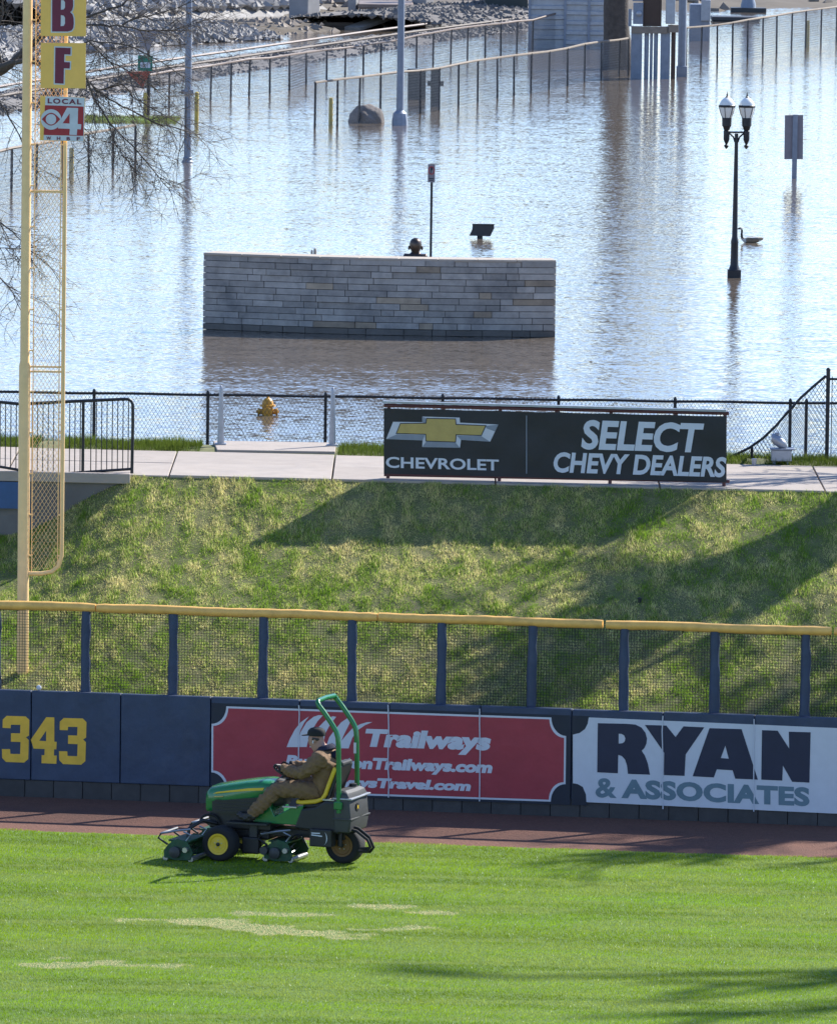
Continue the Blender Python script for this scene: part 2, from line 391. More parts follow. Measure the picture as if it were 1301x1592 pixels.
def vnoise(x, y, seed=0):                           # smooth value noise on numpy arrays, 0..1
    def h(i, j):
        n = (i.astype(np.int64) * 374761393 + j.astype(np.int64) * 668265263 + seed * 1442695041) & 0x7fffffff
        n = ((n ^ (n >> 13)) * 1274126177) & 0x7fffffff
        return ((n ^ (n >> 16)) & 0xffff) / 65535.0
    xi = np.floor(x); yi = np.floor(y); fx = x - xi; fy = y - yi
    fx = fx * fx * (3 - 2 * fx); fy = fy * fy * (3 - 2 * fy)
    a = h(xi, yi); b = h(xi + 1, yi); c = h(xi, yi + 1); d = h(xi + 1, yi + 1)
    return (a * (1 - fx) + b * fx) * (1 - fy) + (c * (1 - fx) + d * fx) * fy
def fbm(x, y, seed=0, o=4):
    s = 0; a = 0.5; t = 0
    for i in range(o): s = s + a * vnoise(x * 2 ** i, y * 2 ** i, seed + i); t += a; a *= 0.55
    return s / t
def blades(name, x, y, z, length, width, leanx, leany, tint, label, cat):
    n = len(x); rng = np.random.default_rng(3); an = rng.uniform(0, np.pi, n)
    wx = np.cos(an) * width / 2; wy = np.sin(an) * width / 2
    v = np.empty((n, 3, 3), np.float32)
    v[:, 0] = np.stack([x - wx, y - wy, z], 1); v[:, 1] = np.stack([x + wx, y + wy, z], 1)
    lx = leanx * length; ly = leany * length; h = np.sqrt(np.maximum(0.05, 1 - leanx ** 2 - leany ** 2)) * length
    v[:, 2] = np.stack([x + lx, y + ly, z + h], 1)
    me = bpy.data.meshes.new(name); me.vertices.add(n * 3); me.vertices.foreach_set('co', v.reshape(-1))
    me.loops.add(n * 3); me.loops.foreach_set('vertex_index', np.arange(n * 3, dtype=np.int32))
    me.polygons.add(n); me.polygons.foreach_set('loop_start', np.arange(0, n * 3, 3, dtype=np.int32))
    me.update(calc_edges=True)
    at = me.attributes.new('tint', 'FLOAT_COLOR', 'FACE')
    c = np.ones((n, 4), np.float32); c[:, :3] = tint; at.data.foreach_set('color', c.reshape(-1))
    me.materials.append(M['grass']); o = bpy.data.objects.new(name, me); col.objects.link(o)
    return tag(o, label, cat, kind='stuff')
# ================================================================ the ground
ZW = 3.65                                           # flood level above the outfield
ZP = 3.90                                           # river walk
rng = np.random.default_rng(11); rnd = random.Random(5)
def y_wall(x): return 105.0 + (x + 5.69) * (-1.9 / 11.28)
def y_edge(x): return 101.65 + (x + 5.5) * (-1.6 / 11.0)
def y_crest(x): return 110.7 + (x + 4.11) * (-1.1 / 10.05)
XL, XR = -14.0, 35.0

def sheet(name, pts, m, kind='structure', label=None, cat=None):
    mb = MB(); mb.add(pts, [tuple(range(len(pts)))]); o = mb.build(name, m); return tag(o, label, cat, kind=kind)
sheet('terrain', [(-4000, -300, -0.6), (4000, -300, -0.6), (4000, 9000, -0.6), (-4000, 9000, -0.6)], M['mud'], label='bare earth under the whole place', cat='ground')
sheet('outfield_grass', [(-60, -60, 0), (60, -60, 0), (60, y_edge(60), 0), (-60, y_edge(-60), 0)], M['soil_green'], label='mown green outfield turf in front of the padded wall', cat='lawn')
sheet('warning_track', [(-60, y_edge(-60) - 0.3, -0.012), (60, y_edge(60) - 0.3, -0.012), (60, y_wall(60) + 1, -0.012), (-60, y_wall(-60) + 1, -0.012)], M['dirt'], label='reddish brown dirt track along the wall', cat='track')

def crest_z(x):
    t = np.clip((-4.0 - x) / 2.0, 0, 1); t = t * t * (3 - 2 * t)
    return ZP - 0.03 - 0.85 * t
def berm_z(x, y):
    y0 = y_wall(x) + 0.30; y1 = y_crest(x); t = np.clip((y - y0) / (y1 - y0), 0, 1.0)
    p = t - 0.05 * np.sin(t * np.pi) * t
    z = 1.22 + (crest_z(x) - 1.22) * p
    z = z + 0.05 * (fbm(x * 2.1, y * 1.5, 14, 4) - 0.5) * np.clip(np.sin(np.clip(t, 0, 1) * np.pi) * 2.5, 0, 1)
    return z + 0.10 * (fbm(x * 0.7 + 3, y * 0.7, 4, 3) - 0.5) * np.sin(np.clip(t, 0, 1) * np.pi)
nx, ny = 440, 140
gx, gt = np.meshgrid(np.linspace(XL, XR, nx), np.linspace(0, 1, ny)); gy = y_wall(gx) + 0.30 + (y_crest(gx) - y_wall(gx) - 0.30) * gt
vs = np.stack([gx, gy, berm_z(gx, gy)], -1).reshape(-1, 3).tolist(); fs = []
for j in range(ny - 1):
    for i in range(nx - 1): a = j * nx + i; fs.append((a, a + 1, a + nx + 1, a + nx))
mb = MB(); mb.add(vs, fs); bo = mb.build('grass_berm', M['soil_berm'], smooth=60)
tag(bo, 'sloping grass seating bank between wall and river walk', 'bank', kind='structure')
# back edge of the berm down into the ground so that it is solid
# river bank behind the walk: a low grass lip that falls into the water
vs = []; fs = []; prof = [(3.2, ZP - 0.09), (3.7, ZP - 0.015), (4.4, ZP + 0.01), (5.2, ZP - 0.03), (6.0, ZP - 0.19), (7.5, ZP - 0.55), (13.5, ZP - 1.55)]
bx = np.linspace(-14, 36, 90)
for k, (dy, z) in enumerate(prof):
    for x in bx:
        zz = z + (0.05 * (float(fbm(np.array([x * 0.8]), np.array([k * 1.7]), 9, 3)[0]) - 0.5) if 1 < k < 5 else 0)
        vs.append((x, y_crest(x) + dy, zz))
for k in range(len(prof) - 1):
    for i in range(89): a = k * 90 + i; fs.append((a, a + 1, a + 91, a + 90))
mb = MB(); mb.add(vs, fs); tag(mb.build('riverbank', M['soil_berm'], smooth=60), 'narrow grass strip between river walk and flood water', 'bank', kind='structure')
# flood water
WM = water_mat()
sheet('water', [(-700, 115.9, ZW), (700, 114.6, ZW), (1500, 1400, ZW), (-1500, 1400, ZW)], WM, label='rippled pale blue flood water covering the park', cat='water')
# far shore so that the river ends at land
mb = MB(); mb.box((0, 2600, 5.0), (6000, 2200, 6.0)); tag(mb.build('far_shore', M['mud']), 'low far river shore', 'land', kind='structure')

# river walk: cast slabs with open joints
wk = empty('river_walk', (0, 112, ZP - 0.2), label='pale concrete river walk along the top of the bank', cat='path', kind='structure')
sx = -13.0
while sx < 34:
    w = 2.35; g = 0.012; x0, x1 = sx + g, sx + w - g
    for ya, yb in ((0.0, 1.9), (1.915, 3.75)):
        mb = MB(); q = [(x0, y_crest(x0) + ya), (x1, y_crest(x1) + ya), (x1, y_crest(x1) + yb), (x0, y_crest(x0) + yb)]
        dz = rnd.uniform(-0.006, 0.006)
        mb.extrude([(x, y, ZP - 0.22 + dz) for x, y in q], (0, 0, 0.22)); mb.build('slab', M['concrete'], wk, bevel=0.006, seg=1)
    sx += w
# raised landing where the stair to the water goes down
a = P(338, 700, ZP); b = P(521, 703, ZP)
mb = MB(); mb.extrude([(a.x, a.y - 0.2, ZP - 0.2), (b.x, b.y - 0.2, ZP - 0.2), (b.x, b.y + 1.25, ZP - 0.2), (a.x - 0.1, a.y + 1.25, ZP - 0.2)], (0, 0, 0.23)); mb.build('landing', M['concrete'], wk, bevel=0.01)

# retaining wall of the ramp at the left
rw = empty('ramp_wall', (-6.5, y_crest(-6.5), 1.0), label='grey concrete ramp wall under the black railing, blue panel at its end', cat='wall')
xa = P(203, 737, ZP).x; xb = -13.0
mb = MB(); mb.extrude([(xb, y_crest(xb) - 0.10, 1.0), (xa, y_crest(xa) - 0.10, 1.0), (xa, y_crest(xa) + 0.06, 1.0), (xb, y_crest(xb) + 0.06, 1.0)], (0, 0, ZP - 0.13 - 1.0)); mb.build('wall_face', M['rampconc'], rw)
mb = MB(); mb.extrude([(xb, y_crest(xb) - 0.16, ZP - 0.125), (xa, y_crest(xa) - 0.16, ZP - 0.125), (xa, y_crest(xa) + 0.08, ZP - 0.125), (xb, y_crest(xb) + 0.08, ZP - 0.125)], (0, 0, 0.145)); mb.build('coping', M['concrete'], rw, bevel=0.01)
xc = onY(31, 770, 111.0).x
mb = MB(); mb.extrude([(xb, y_crest(xb) - 0.17, ZP - 0.52), (xc, y_crest(xc) - 0.17, ZP - 0.52), (xc, y_crest(xc) - 0.105, ZP - 0.52), (xb, y_crest(xb) - 0.105, ZP - 0.52)], (0, 0, 0.385)); mb.build('blue_panel', M['blue_paint'], rw)

# ---------------------------------------------------------------- grass blades
n = 420000; x = rng.uniform(-6.6, 6.6, n); t = rng.uniform(0, 1, n) ** 0.95
y = y_wall(x) + 0.32 + t * (y_crest(x) - y_wall(x) - 0.30)
z = berm_z(x, y)
k1 = fbm(x * 1.0, y * 0.55, 21, 5); k2 = fbm(x * 5, y * 3.2, 33, 3)
dead = np.clip(0.33 + (k1 - 0.5) * 2.0 + (k2 - 0.5) * 1.8 + rng.normal(0, 0.40, n), 0, 1)
green = np.stack([0.185 + 0.11 * k2, 0.325 + 0.14 * k2, 0.028 + 0 * k2], 1); straw = np.array([0.86, 0.75, 0.36])
tint = green * (1 - dead[:, None]) + straw * dead[:, None]
tint *= rng.uniform(0.45, 1.4, n)[:, None]
k4 = fbm(x * 7, y * 4.5, 71, 2); ln = rng.uniform(0.025, 0.060, n) * (0.35 + 1.3 * np.clip((k4 - 0.25) * 1.6, 0, 1))
blades('berm_grass_blades', x, y, z - 0.004, ln, rng.uniform(0.005, 0.010, n), rng.normal(-0.05, 0.38, n).clip(-.85, .85), rng.normal(-0.12, 0.36, n).clip(-.85, .85) * 0.6, tint, 'patchy green and straw grass on the sloping bank', 'grass')
# grass lip by the water
n = 60000; x = rng.uniform(-7, 7, n); dy = rng.uniform(3.76, 6.1, n)
y = y_crest(x) + dy
keep = np.ones(n, bool); keep &= ~((x > a.x - 0.25) & (x < b.x + 0.05))
keep &= vnoise(x * 2.0, y * 1.0, 8) > 0.25
x, y, dy = x[keep], y[keep], dy[keep]; n = len(x)
z = np.interp(dy, [p[0] for p in prof], [p[1] for p in prof]) - 0.01
k2 = vnoise(x * 3, y * 3, 2); tint = np.stack([0.075 + 0.05 * k2, 0.115 + 0.05 * k2, 0.022 + 0 * k2], 1) * rng.uniform(0.6, 1.25, n)[:, None]
blades('riverbank_grass_blades', x, y, z, rng.uniform(0.05, 0.15, n) * (0.5 + k2), rng.uniform(0.006, 0.012, n), rng.normal(0, 0.25, n), rng.normal(0, 0.25, n).clip(-.7, .7), tint, 'ragged grass tufts along the water edge', 'grass')
# the mown outfield: blades lean by stripe, with the stripes' sheen also tinted in
n = 660000; x = rng.uniform(-6.6, 6.4, n); y = y_edge(x) + 0.30 * (fbm(x * 1.3, x * 0.0, 91, 4) - 0.45) - rng.uniform(0, 1, n) * 15.8
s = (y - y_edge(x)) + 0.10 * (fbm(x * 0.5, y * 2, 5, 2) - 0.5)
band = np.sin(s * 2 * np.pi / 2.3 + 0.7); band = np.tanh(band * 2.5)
k1 = fbm(x * 0.35, y * 0.9, 51, 4); k2 = fbm(x * 4.5, y * 4.5, 52, 3); k3 = fbm(x * 0.8, y * 3.2, 57, 4)
tint = np.stack([0.205 + 0.085 * k2 + 0.06 * (k1 - 0.5), 0.320 + 0.10 * k2, 0.008 + 0.006 * k2], 1)
tint *= (0.98 + 0.21 * band + 0.10 * np.sin(s * 2 * np.pi / 0.74 + 2 * k1))[:, None]  # light and dark of the mowing stripes painted into the blade colour
pale = np.clip((k3 - 0.50) * 6, 0, 0.6)[:, None]; tint = tint * (1 - pale) + np.array([0.37, 0.43, 0.085]) * pale
def patch(u0, v0, u1, v1, wv, gain):                # worn streaks, their ends taken from the photograph
    A = P(u0, v0, 0); B = P(u1, v1, 0); W = wv
    dx, dyv = B.x - A.x, B.y - A.y; tt = np.clip(((x - A.x) * dx + (y - A.y) * dyv) / (dx * dx + dyv * dyv), 0, 1)
    d = np.hypot((x - A.x - tt * dx), (y - A.y - tt * dyv)) / W
    e = np.clip(1.30 - d - 3.6 * (fbm(x * 2.2, y * 2.6, 61, 5) - 0.42) - 0.7 * np.abs(tt - 0.5), 0, 1)
    return np.clip(e * gain, 0, 1)
worn = np.zeros(n)
for q in ((232, 1434, 390, 1433, 0.30, 3.0), (350, 1437, 500, 1450, 0.45, 3.4), (375, 1421, 500, 1424, 0.16, 2.4), (550, 1447, 680, 1444, 0.20, 2.4), (60, 1501, 270, 1502, 0.24, 2.2), (70, 1490, 100, 1490, .2, 2), (565, 1410, 615, 1411, 0.2, 1.6), (450, 1451, 560, 1455, .25, 1.3), (640, 1420, 700, 1421, .15, 1.2)):
    worn = np.maximum(worn, patch(*q))
w = np.clip(worn + rng.normal(0, 0.22, n) * (worn > 0.05), 0, 1)[:, None]
tint = tint * (1 - w) + np.array([0.85, 0.68, 0.40]) * w
tint *= rng.uniform(0.65, 1.3, n)[:, None]
spark = rng.uniform(0, 1, n) < 0.006; tint[spark] = (0.75, 0.78, 0.60)  # scattered glints, painted as pale blades
ln = rng.uniform(0.016, 0.032, n) * (1 - 0.45 * w[:, 0])
blades('outfield_grass_blades', x, y, np.zeros(n), ln, rng.uniform(0.004, 0.008, n), rng.normal(0, 0.25, n) + 0.38 * band, rng.normal(0, 0.25, n).clip(-.7, .7), tint, 'short mown green blades of the outfield with worn straw patches', 'grass')

# ================================================================ padded outfield wall
WN = Vector((1.9 / 11.28, 1.0, 0)).normalized()      # points away from the camera
WD = Vector((1.0, -1.9 / 11.28, 0)).normalized()
def wall_pt(x): return Vector((x, y_wall(x), 0))
def onwall(p, proud=0.0): return onplane(p[0], p[1], wall_pt(0), WN) - WN * proud
ow = empty('outfield_wall', wall_pt(0), label='navy padded outfield wall on a concrete block footing, with printed adverts and 343', cat='wall')
PT, PB = 1.46, 0.225
seams = [-230, -91, 48, 187, 327, 465, 604, 746, 888, 1030, 1172, 1314, 1456]
sxs = [onwall((u, 1160)).x for u in seams]
for i in range(len(seams) - 1):
    A = wall_pt(sxs[i] + 0.006); B = wall_pt(sxs[i + 1] - 0.006); dz = rnd.uniform(-0.006, 0.006)
    mb = MB(); mb.extrude([A + Vector((0, 0, PB)), B + Vector((0, 0, PB)), B + WN * 0.13 + Vector((0, 0, PB)), A + WN * 0.13 + Vector((0, 0, PB))], (0, 0, PT - PB + dz))
    mb.build('pad', M['navy'], ow, bevel=0.012, seg=3)
mb = MB(); A = wall_pt(sxs[0]) + WN * 0.135; B = wall_pt(sxs[-1]) + WN * 0.135
mb.extrude([A, B, B + WN * 0.14, A + WN * 0.14], (0, 0, PT - 0.03)); mb.build('backing', M['wallconc'], ow)
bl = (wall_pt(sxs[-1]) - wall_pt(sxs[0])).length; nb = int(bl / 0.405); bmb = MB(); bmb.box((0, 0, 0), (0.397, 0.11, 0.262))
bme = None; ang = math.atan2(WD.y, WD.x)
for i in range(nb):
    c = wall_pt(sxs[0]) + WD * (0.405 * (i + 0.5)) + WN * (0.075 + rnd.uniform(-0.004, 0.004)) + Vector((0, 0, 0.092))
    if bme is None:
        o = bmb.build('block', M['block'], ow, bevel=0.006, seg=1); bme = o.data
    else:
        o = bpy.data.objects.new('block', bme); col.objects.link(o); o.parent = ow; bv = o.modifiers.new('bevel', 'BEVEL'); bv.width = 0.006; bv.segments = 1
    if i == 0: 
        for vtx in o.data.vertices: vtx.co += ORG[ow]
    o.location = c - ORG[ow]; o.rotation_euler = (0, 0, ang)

W3 = lambda pr: (lambda p: onwall(p, pr))
def notched(tl, tr, br, bl_, nw, nh, inset=0.0, left=True, right=True):
    """panel outline in pixels with scooped corners"""
    TL, TR, BR, BL = [Vector(q) for q in (tl, tr, br, bl_)]
    ex = (TR - TL).normalized(); ey = (BL - TL).normalized()
    TL = TL + (ex + ey) * inset; TR = TR + (-ex + ey) * inset; BR = BR + (-ex - ey) * inset; BL = BL + (ex - ey) * inset
    out = []
    def scoop(c, sx_, sy_, rev):
        q = []
        for i in range(9):
            a = math.pi / 2 * i / 8; k = inset * 0.9
            q.append(c + ex * sx_ * (nw + (0 if inset == 0 else k * 0.0)) * math.cos(a) + ey * sy_ * nh * math.sin(a))
        return q[::-1] if rev else q
    if left: out += scoop(TL, 1, 1, True)
    else: out.append(TL)
    if right: out += scoop(TR, -1, 1, False)
    else: out.append(TR)
    if right: out += scoop(BR, -1, -1, True)
    else: out.append(BR)
    if left: out += scoop(BL, 1, -1, False)
    else: out.append(BL)
    return [(p.x, p.y) for p in out]
def printed(name, m, shapes, pr, parent):
    mb = MB()
    for s in shapes:
        if isinstance(s, tuple) and len(s) == 2 and isinstance(s[1], list) and s[1] and isinstance(s[1][0], list): mb.flat(s[0], s[1], W3(pr))
        else: mb.flat(s, (), W3(pr))
    return mb.build(name, m, parent)
# red bus advert
RQ = ((329, 1097.5), (880, 1116.5), (879, 1247.5), (328.5, 1229))
BK = printed('advert_backing', M['navy_dark'], [[(329, 1093), (887, 1112.5), (886, 1252), (328, 1232)]], 0.002, ow)
AD = printed('advert_panel', M['white_print'], [notched(*RQ, 23, 28)], 0.004, ow); AD['label'] = 'red advert panel with white border, swoosh logo and bus line lettering'
printed('red_field', M['red_print'], [notched(*RQ, 23, 28, 3.0)], 0.006, AD)
z1 = zoomed(400, 1100, 6.505)
printed('swoosh_logo', M['white_print'], [z1(q) for q in (
    [(298, 402), (330, 320), (380, 225), (440, 150), (525, 90), (475, 155), (440, 225), (422, 290), (445, 240), (500, 150), (570, 95), (620, 78), (665, 80), (610, 140), (560, 220), (520, 310), (500, 400)],
    [(530, 404), (560, 290), (620, 200), (700, 120), (760, 90), (800, 95), (740, 170), (690, 260), (660, 406)],
    [(690, 410), (730, 300), (790, 220), (850, 150), (910, 110), (955, 108), (930, 170), (880, 270), (850, 340), (900, 280), (960, 215), (1040, 170), (1110, 150), (1165, 148), (1090, 180), (1010, 235), (960, 310), (925, 415)])], 0.008, AD)
z2 = zoomed(430, 1080, 3.516)
mb = MB()
text_flat(mb, 'Trailways', z2([(485, 187), (1172, 209), (1172, 335), (485, 313)]), W3(0.008), 0.058, 0.16)
text_flat(mb, 'BurlingtonTrailways.com', z2([(48, 330), (1180, 367), (1180, 449), (48, 412)]), W3(0.008), 0.058, 0.16)
text_flat(mb, 'TrailwaysTravel.com', z2([(117, 443), (1062, 474), (1062, 544), (117, 513)]), W3(0.008), 0.058, 0.16)
mb.build('lettering', M['white_print'], AD)
# white advert with big navy name
z3 = zoomed(860, 900, 2.95)
wp = z3([(163, 636), (1301, 685), (1960, 713), (1960, 1107), (1301, 1078), (152, 1025), (150, 990), (135, 955), (112, 942), (90, 938), (90, 715), (120, 708), (145, 690), (158, 665)])
AD2 = printed('advert_panel', M['white_print'], [wp], 0.004, ow); AD2['label'] = 'white advert panel with large navy and slate lettering'
printed('advert_backing', M['navy_dark'], [[(889, 1112.6), (917, 1113.6), (912, 1253), (888.5, 1252)]], 0.002, ow)
z4 = zoomed(900, 1090, 3.244)
mb = MB()
Rr = z4([(95, 112), (240, 115), (285, 119), (315, 134), (335, 160), (343, 190), (340, 215), (330, 237), (316, 251), (332, 275), (347, 315), (358, 372), (247, 368), (242, 325), (232, 295), (216, 278), (198, 272), (196, 365), (92, 360)])
Rh = z4([(200, 165), (215, 166), (228, 174), (234, 189), (230, 205), (220, 213), (200, 215)])
mb.flat(Rr, [Rh], W3(0.008)); mb.build('letter', M['navy_print'], AD2); mb = MB()
mb.flat(z4([(332, 121), (440, 124), (487, 182), (527, 128), (632, 133), (538, 270), (532, 378), (428, 374), (430, 262)]), (), W3(0.008)); mb.build('letter', M['navy_print'], AD2); mb = MB()
mb.flat(z4([(658, 137), (820, 142), (902, 397), (788, 392), (775, 350), (695, 345), (680, 386), (573, 380)]), [z4([(738, 225), (755, 291), (715, 288)])], W3(0.008)); mb.build('letter', M['navy_print'], AD2); mb = MB()
mb.flat(z4([(923, 147), (1002, 150), (1060, 240), (1058, 155), (1168, 158), (1162, 412), (1075, 408), (1028, 325), (1025, 402), (919, 397)]), (), W3(0.008)); mb.build('letter', M['navy_print'], AD2)
mb = MB(); text_flat(mb, '&', z4([(83, 388), (190, 391), (190, 491), (83, 487)]), W3(0.008), 0.03, 0.0); mb.build('ampersand', M['teal_print'], AD2)
mb = MB(); text_flat(mb, 'ASSOCIATES', z4([(213, 393), (1163, 436), (1163, 533), (213, 491)]), W3(0.008), 0.05, 0.0, 1.06); mb.build('lettering', M['teal_print'], AD2)
# distance marker
z6 = zoomed(0, 1090, 8.131)
three = [(85, 188), (325, 195), (372, 240), (368, 435), (330, 460), (365, 495), (358, 735), (305, 780), (75, 772), (27, 720), (25, 608), (130, 610), (132, 668), (255, 672), (260, 520), (138, 515), (140, 408), (255, 410), (258, 302), (140, 300), (135, 345), (33, 340), (35, 235)]
mb = MB()
mb.flat(z6(three), (), W3(0.004)); mb.flat(z6([(x_ + 722, y_ + 27) for x_, y_ in three]), (), W3(0.004))
mb.flat(z6([(585, 205), (688, 208), (688, 515), (718, 518), (714, 612), (685, 612), (683, 690), (718, 692), (714, 795), (525, 788), (527, 685), (562, 686), (565, 608), (425, 603), (390, 490)]), [z6([(585, 375), (583, 508), (497, 503)])], W3(0.004))
o = mb.build('distance_number', M['yellow_print'], ow); o['label'] = 'yellow block number 343'
# white lacing cords hanging over the advert seams
for u, va, vb in ((465, 1096, 1180), (604, 1096, 1240), (746, 1102, 1246), (1030, 1113, 1258), (1172, 1118, 1262)):
    pts = [onwall((u + rnd.uniform(-0.7, 0.7), va + (vb - va) * i / 6), 0.014) for i in range(7)]
    mb = MB(); mb.tube(pts, 0.008, 5); mb.build('lacing_cord', M['white_print'], ow)

# ---------------------------------------------------------------- net fence on top of the wall
nf = empty('net_fence', wall_pt(0) + Vector((0, 0, PT)), label='net fence with navy padded posts and yellow capped top rail above the wall', cat='fence')
RZ = 2.615
FO = 0.16                                            # fence stands behind the pads
fence_p = wall_pt(0) + WN * FO
def onfence(u, v): return onplane(u, v, fence_p, WN)
for u in (-146, -6, 133, 269, 409, 547, 686, 827, 970, 1111, 1252, 1393):
    c = onfence(u, 1040); mb = MB(); sec = []
    for i in range(9):
        zz = PT - 0.05 + (RZ - PT) * i / 8; t = i / 8
        w = 0.060 + 0.004 * math.sin(t * 9 + u) + (0.016 * (1 - t) if rnd.random() < 0.6 else 0.004); off = 0.003 * math.sin(t * 5 + u * 0.3)
        ring = []
        for j in range(10):
            an = 2 * math.pi * j / 10; ring.append(Vector((c.x, c.y, zz)) + WD * (w * math.cos(an) + off + 0.007 * (1 if math.cos(an) > 0.5 else 0) * math.sin(i * 2.2 + u)) + WN * 0.055 * math.sin(an))
        sec.append(ring)
    mb.loft(sec); mb.build('post', M['navy'], nf, smooth=50)
for ua, ub in ((-150, 148), (149.5, 586), (587.5, 936), (941, 1291), (1296, 1420)):
    A = onfence(ua, 1040); B = onfence(ub, 1040); n = max(6, int((B - A).length / 0.12)); pts = []; rs = []
    for i in range(n + 1):
        t = i / n; p = A.lerp(B, t); pts.append((p.x, p.y, RZ + 0.005 * math.sin(i * 0.4 + ua) + rnd.uniform(-0.003, 0.003))); rs.append(0.062 + rnd.uniform(-0.003, 0.003))
    rs[0] *= 0.9; rs[-1] *= 0.9
    mb = MB(); mb.tube(pts, rs, 12); mb.build('top_rail_cover', M['rail_yellow'], nf, smooth=50)
mb = MB(); A = onfence(-150, 1040) + WN * 0.05; B = onfence(1420, 1040) + WN * 0.05; L = (B - A).length; sp = 0.0385
for i in range(int(L / sp)):
    p = A + WD * (i * sp); mb.tube([(p.x, p.y, PT - 0.05), (p.x + rnd.uniform(-.004, .004), p.y, RZ - 0.02)], 0.0033, 3, False)
for k in range(int((RZ - PT) / sp) + 1):
    zz = PT + k * sp; n = 40; mb.tube([(A + WD * (L * i / n)) + Vector((0, 0, zz - A.z + rnd.uniform(-.003, .003))) for i in range(n + 1)], 0.0033, 3, False)
o = mb.build('net', M['net'], nf); tag(o, kind='stuff')
mb = MB()
for i in range(int(L / 0.2)):
    p = A + WD * (i * 0.2) - WN * 0.04; mb.box((p.x, p.y, RZ - 0.062), (0.014, 0.03, 0.03))
tag(mb.build('net_ties', M['net'], nf), kind='stuff')
# a stray white ball on the wall top
c = onwall((59, 1074)) + WN * 0.06; mb = MB(); mb.ball((c.x, c.y, PT + 0.04), 0.037, 12, 8); o = mb.build('baseball', M['white_print'], smooth=80, org=(c.x, c.y, PT)); tag(o, 'small white ball lying on top of the wall beside the yellow pole', 'ball')
# ================================================================ foul pole
FY = 106.2
def onF(p, pr=0.0): q = onY(p[0], p[1], FY - pr); return q
def fx(u, v): return onY(u, v, FY).x
px_ = fx(36, 900); base_z = 1.0
fp = empty('foul_pole', (px_, FY, base_z), label='tall pale yellow foul pole with a mesh wing and hanging letter signs', cat='pole')
zt = onY(40, -40, FY).z; zstep = onY(40, 565, FY).z
mb = MB(); mb.lathe([(0.080, base_z), (0.080, zstep - 0.03), (0.066, zstep + 0.03), (0.066, zt)], (px_, FY, 0), 20); mb.build('pole', M['pole_yellow'], fp, smooth=40)
mb = MB(); xo = px_ + 0.53; zb = onY(70, 892, FY).z
pts = [(px_ + 0.05, FY, zb), (px_ + 0.25, FY, zb), (px_ + 0.40, FY, zb + 0.03), (px_ + 0.49, FY, zb + 0.11), (xo, FY, zb + 0.26), (xo, FY, zb + 1.0), (xo, FY, zt)]
mb.tube(pts, 0.030, 10); mb.build('wing_tube', M['pole_yellow'], fp, smooth=60)
x1, x2 = px_ + 0.115, px_ + 0.475
for xx in (x1, x2):
    mb = MB(); mb.tube([(xx, FY, zb + 0.03 + (0.10 if xx == x2 else 0)), (xx, FY, zt)], 0.008, 6); mb.build('mesh_rod', M['pole_yellow'], fp)
for v in (570, 577.5, 297):
    zz = onY(70, v, FY).z; mb = MB(); mb.tube([(px_ + 0.05, FY, zz), (xo, FY, zz)], 0.018 if v == 297 else 0.014, 8); mb.build('crossbar', M['pole_yellow'], fp)
zz = zb + 0.25; i = 0
while zz < zt:
    mb = MB(); mb.box((px_ + 0.095, FY, zz), (0.06, 0.03, 0.018)); mb.build('clip', M['pole_yellow'], fp); mb = MB(); mb.box((px_ + 0.50, FY, zz), (0.05, 0.03, 0.018)); mb.build('clip', M['pole_yellow'], fp); zz += 0.57
mb = MB(); chainlink(mb, (x1, FY), (x2, FY), zb + 0.06, zt, 0.056, 0.0030); tag(mb.build('mesh_screen', M['pole_yellow'], fp), kind='stuff')
z3 = zoomed(30, 0, 6.633)
def fsign(name, rect, label):
    q = z3(rect); mb = MB(); pts = [onF(p, 0.075) for p in q]; mb.extrude(pts, (0, 0.012, 0)); o = mb.build(name, M['sign_yellow'], fp); o['label'] = label; return o
def fprint(name, m, shapes, pr, parent):
    mb = MB()
    for s in shapes:
        if isinstance(s, tuple): mb.flat(s[0], s[1], lambda p: onF(p, pr))
        else: mb.flat(s, (), lambda p: onF(p, pr))
    return mb.build(name, m, parent)
sb = fsign('letter_sign', [(222, -115), (690, -112), (688, 370), (220, 366)], 'yellow sign with maroon letter B')
Bo = z3([(340, -62), (500, -62), (540, -45), (555, -5), (555, 60), (545, 100), (525, 120), (548, 142), (560, 180), (562, 240), (556, 285), (538, 310), (500, 320), (338, 320)])
Bh = [z3([(437, 2), (455, 4), (465, 20), (465, 70), (455, 86), (435, 88)]), z3([(435, 158), (455, 162), (465, 180), (465, 235), (455, 255), (433, 258)])]
fprint('outline', M['white_print'], [polyoff(Bo, 1.9)], 0.078, sb); fprint('letter', M['maroon'], [(Bo, [polyoff(h, 1.0) for h in Bh])], 0.081, sb)
sf = fsign('letter_sign', [(222, 437), (686, 440), (684, 908), (219, 904)], 'yellow sign with maroon letter F')
Fo = z3([(372, 485), (530, 490), (528, 558), (465, 556), (463, 635), (523, 638), (520, 702), (460, 700), (457, 858), (367, 855)])
fprint('outline', M['white_print'], [polyoff(Fo, 1.9)], 0.078, sf); fprint('letter', M['maroon'], [Fo], 0.081, sf)
st = fsign('station_sign', [(215, 985), (680, 1000), (668, 1455), (212, 1443)], 'white and red television station sign with eye emblem and 4')
fprint('white_panel', M['white_print'], [z3([(270, 988), (675, 1003), (665, 1453), (250, 1440)])], 0.078, st)
fprint('red_panel', M['tv_red'], [z3([(265, 1080), (663, 1095), (660, 1397), (252, 1388)])], 0.081, st)
def circ(cx, cy, r, n=28, sy=1.0): return [(cx + r * math.cos(2 * math.pi * i / n), cy + r * sy * math.sin(2 * math.pi * i / n)) for i in range(n)]
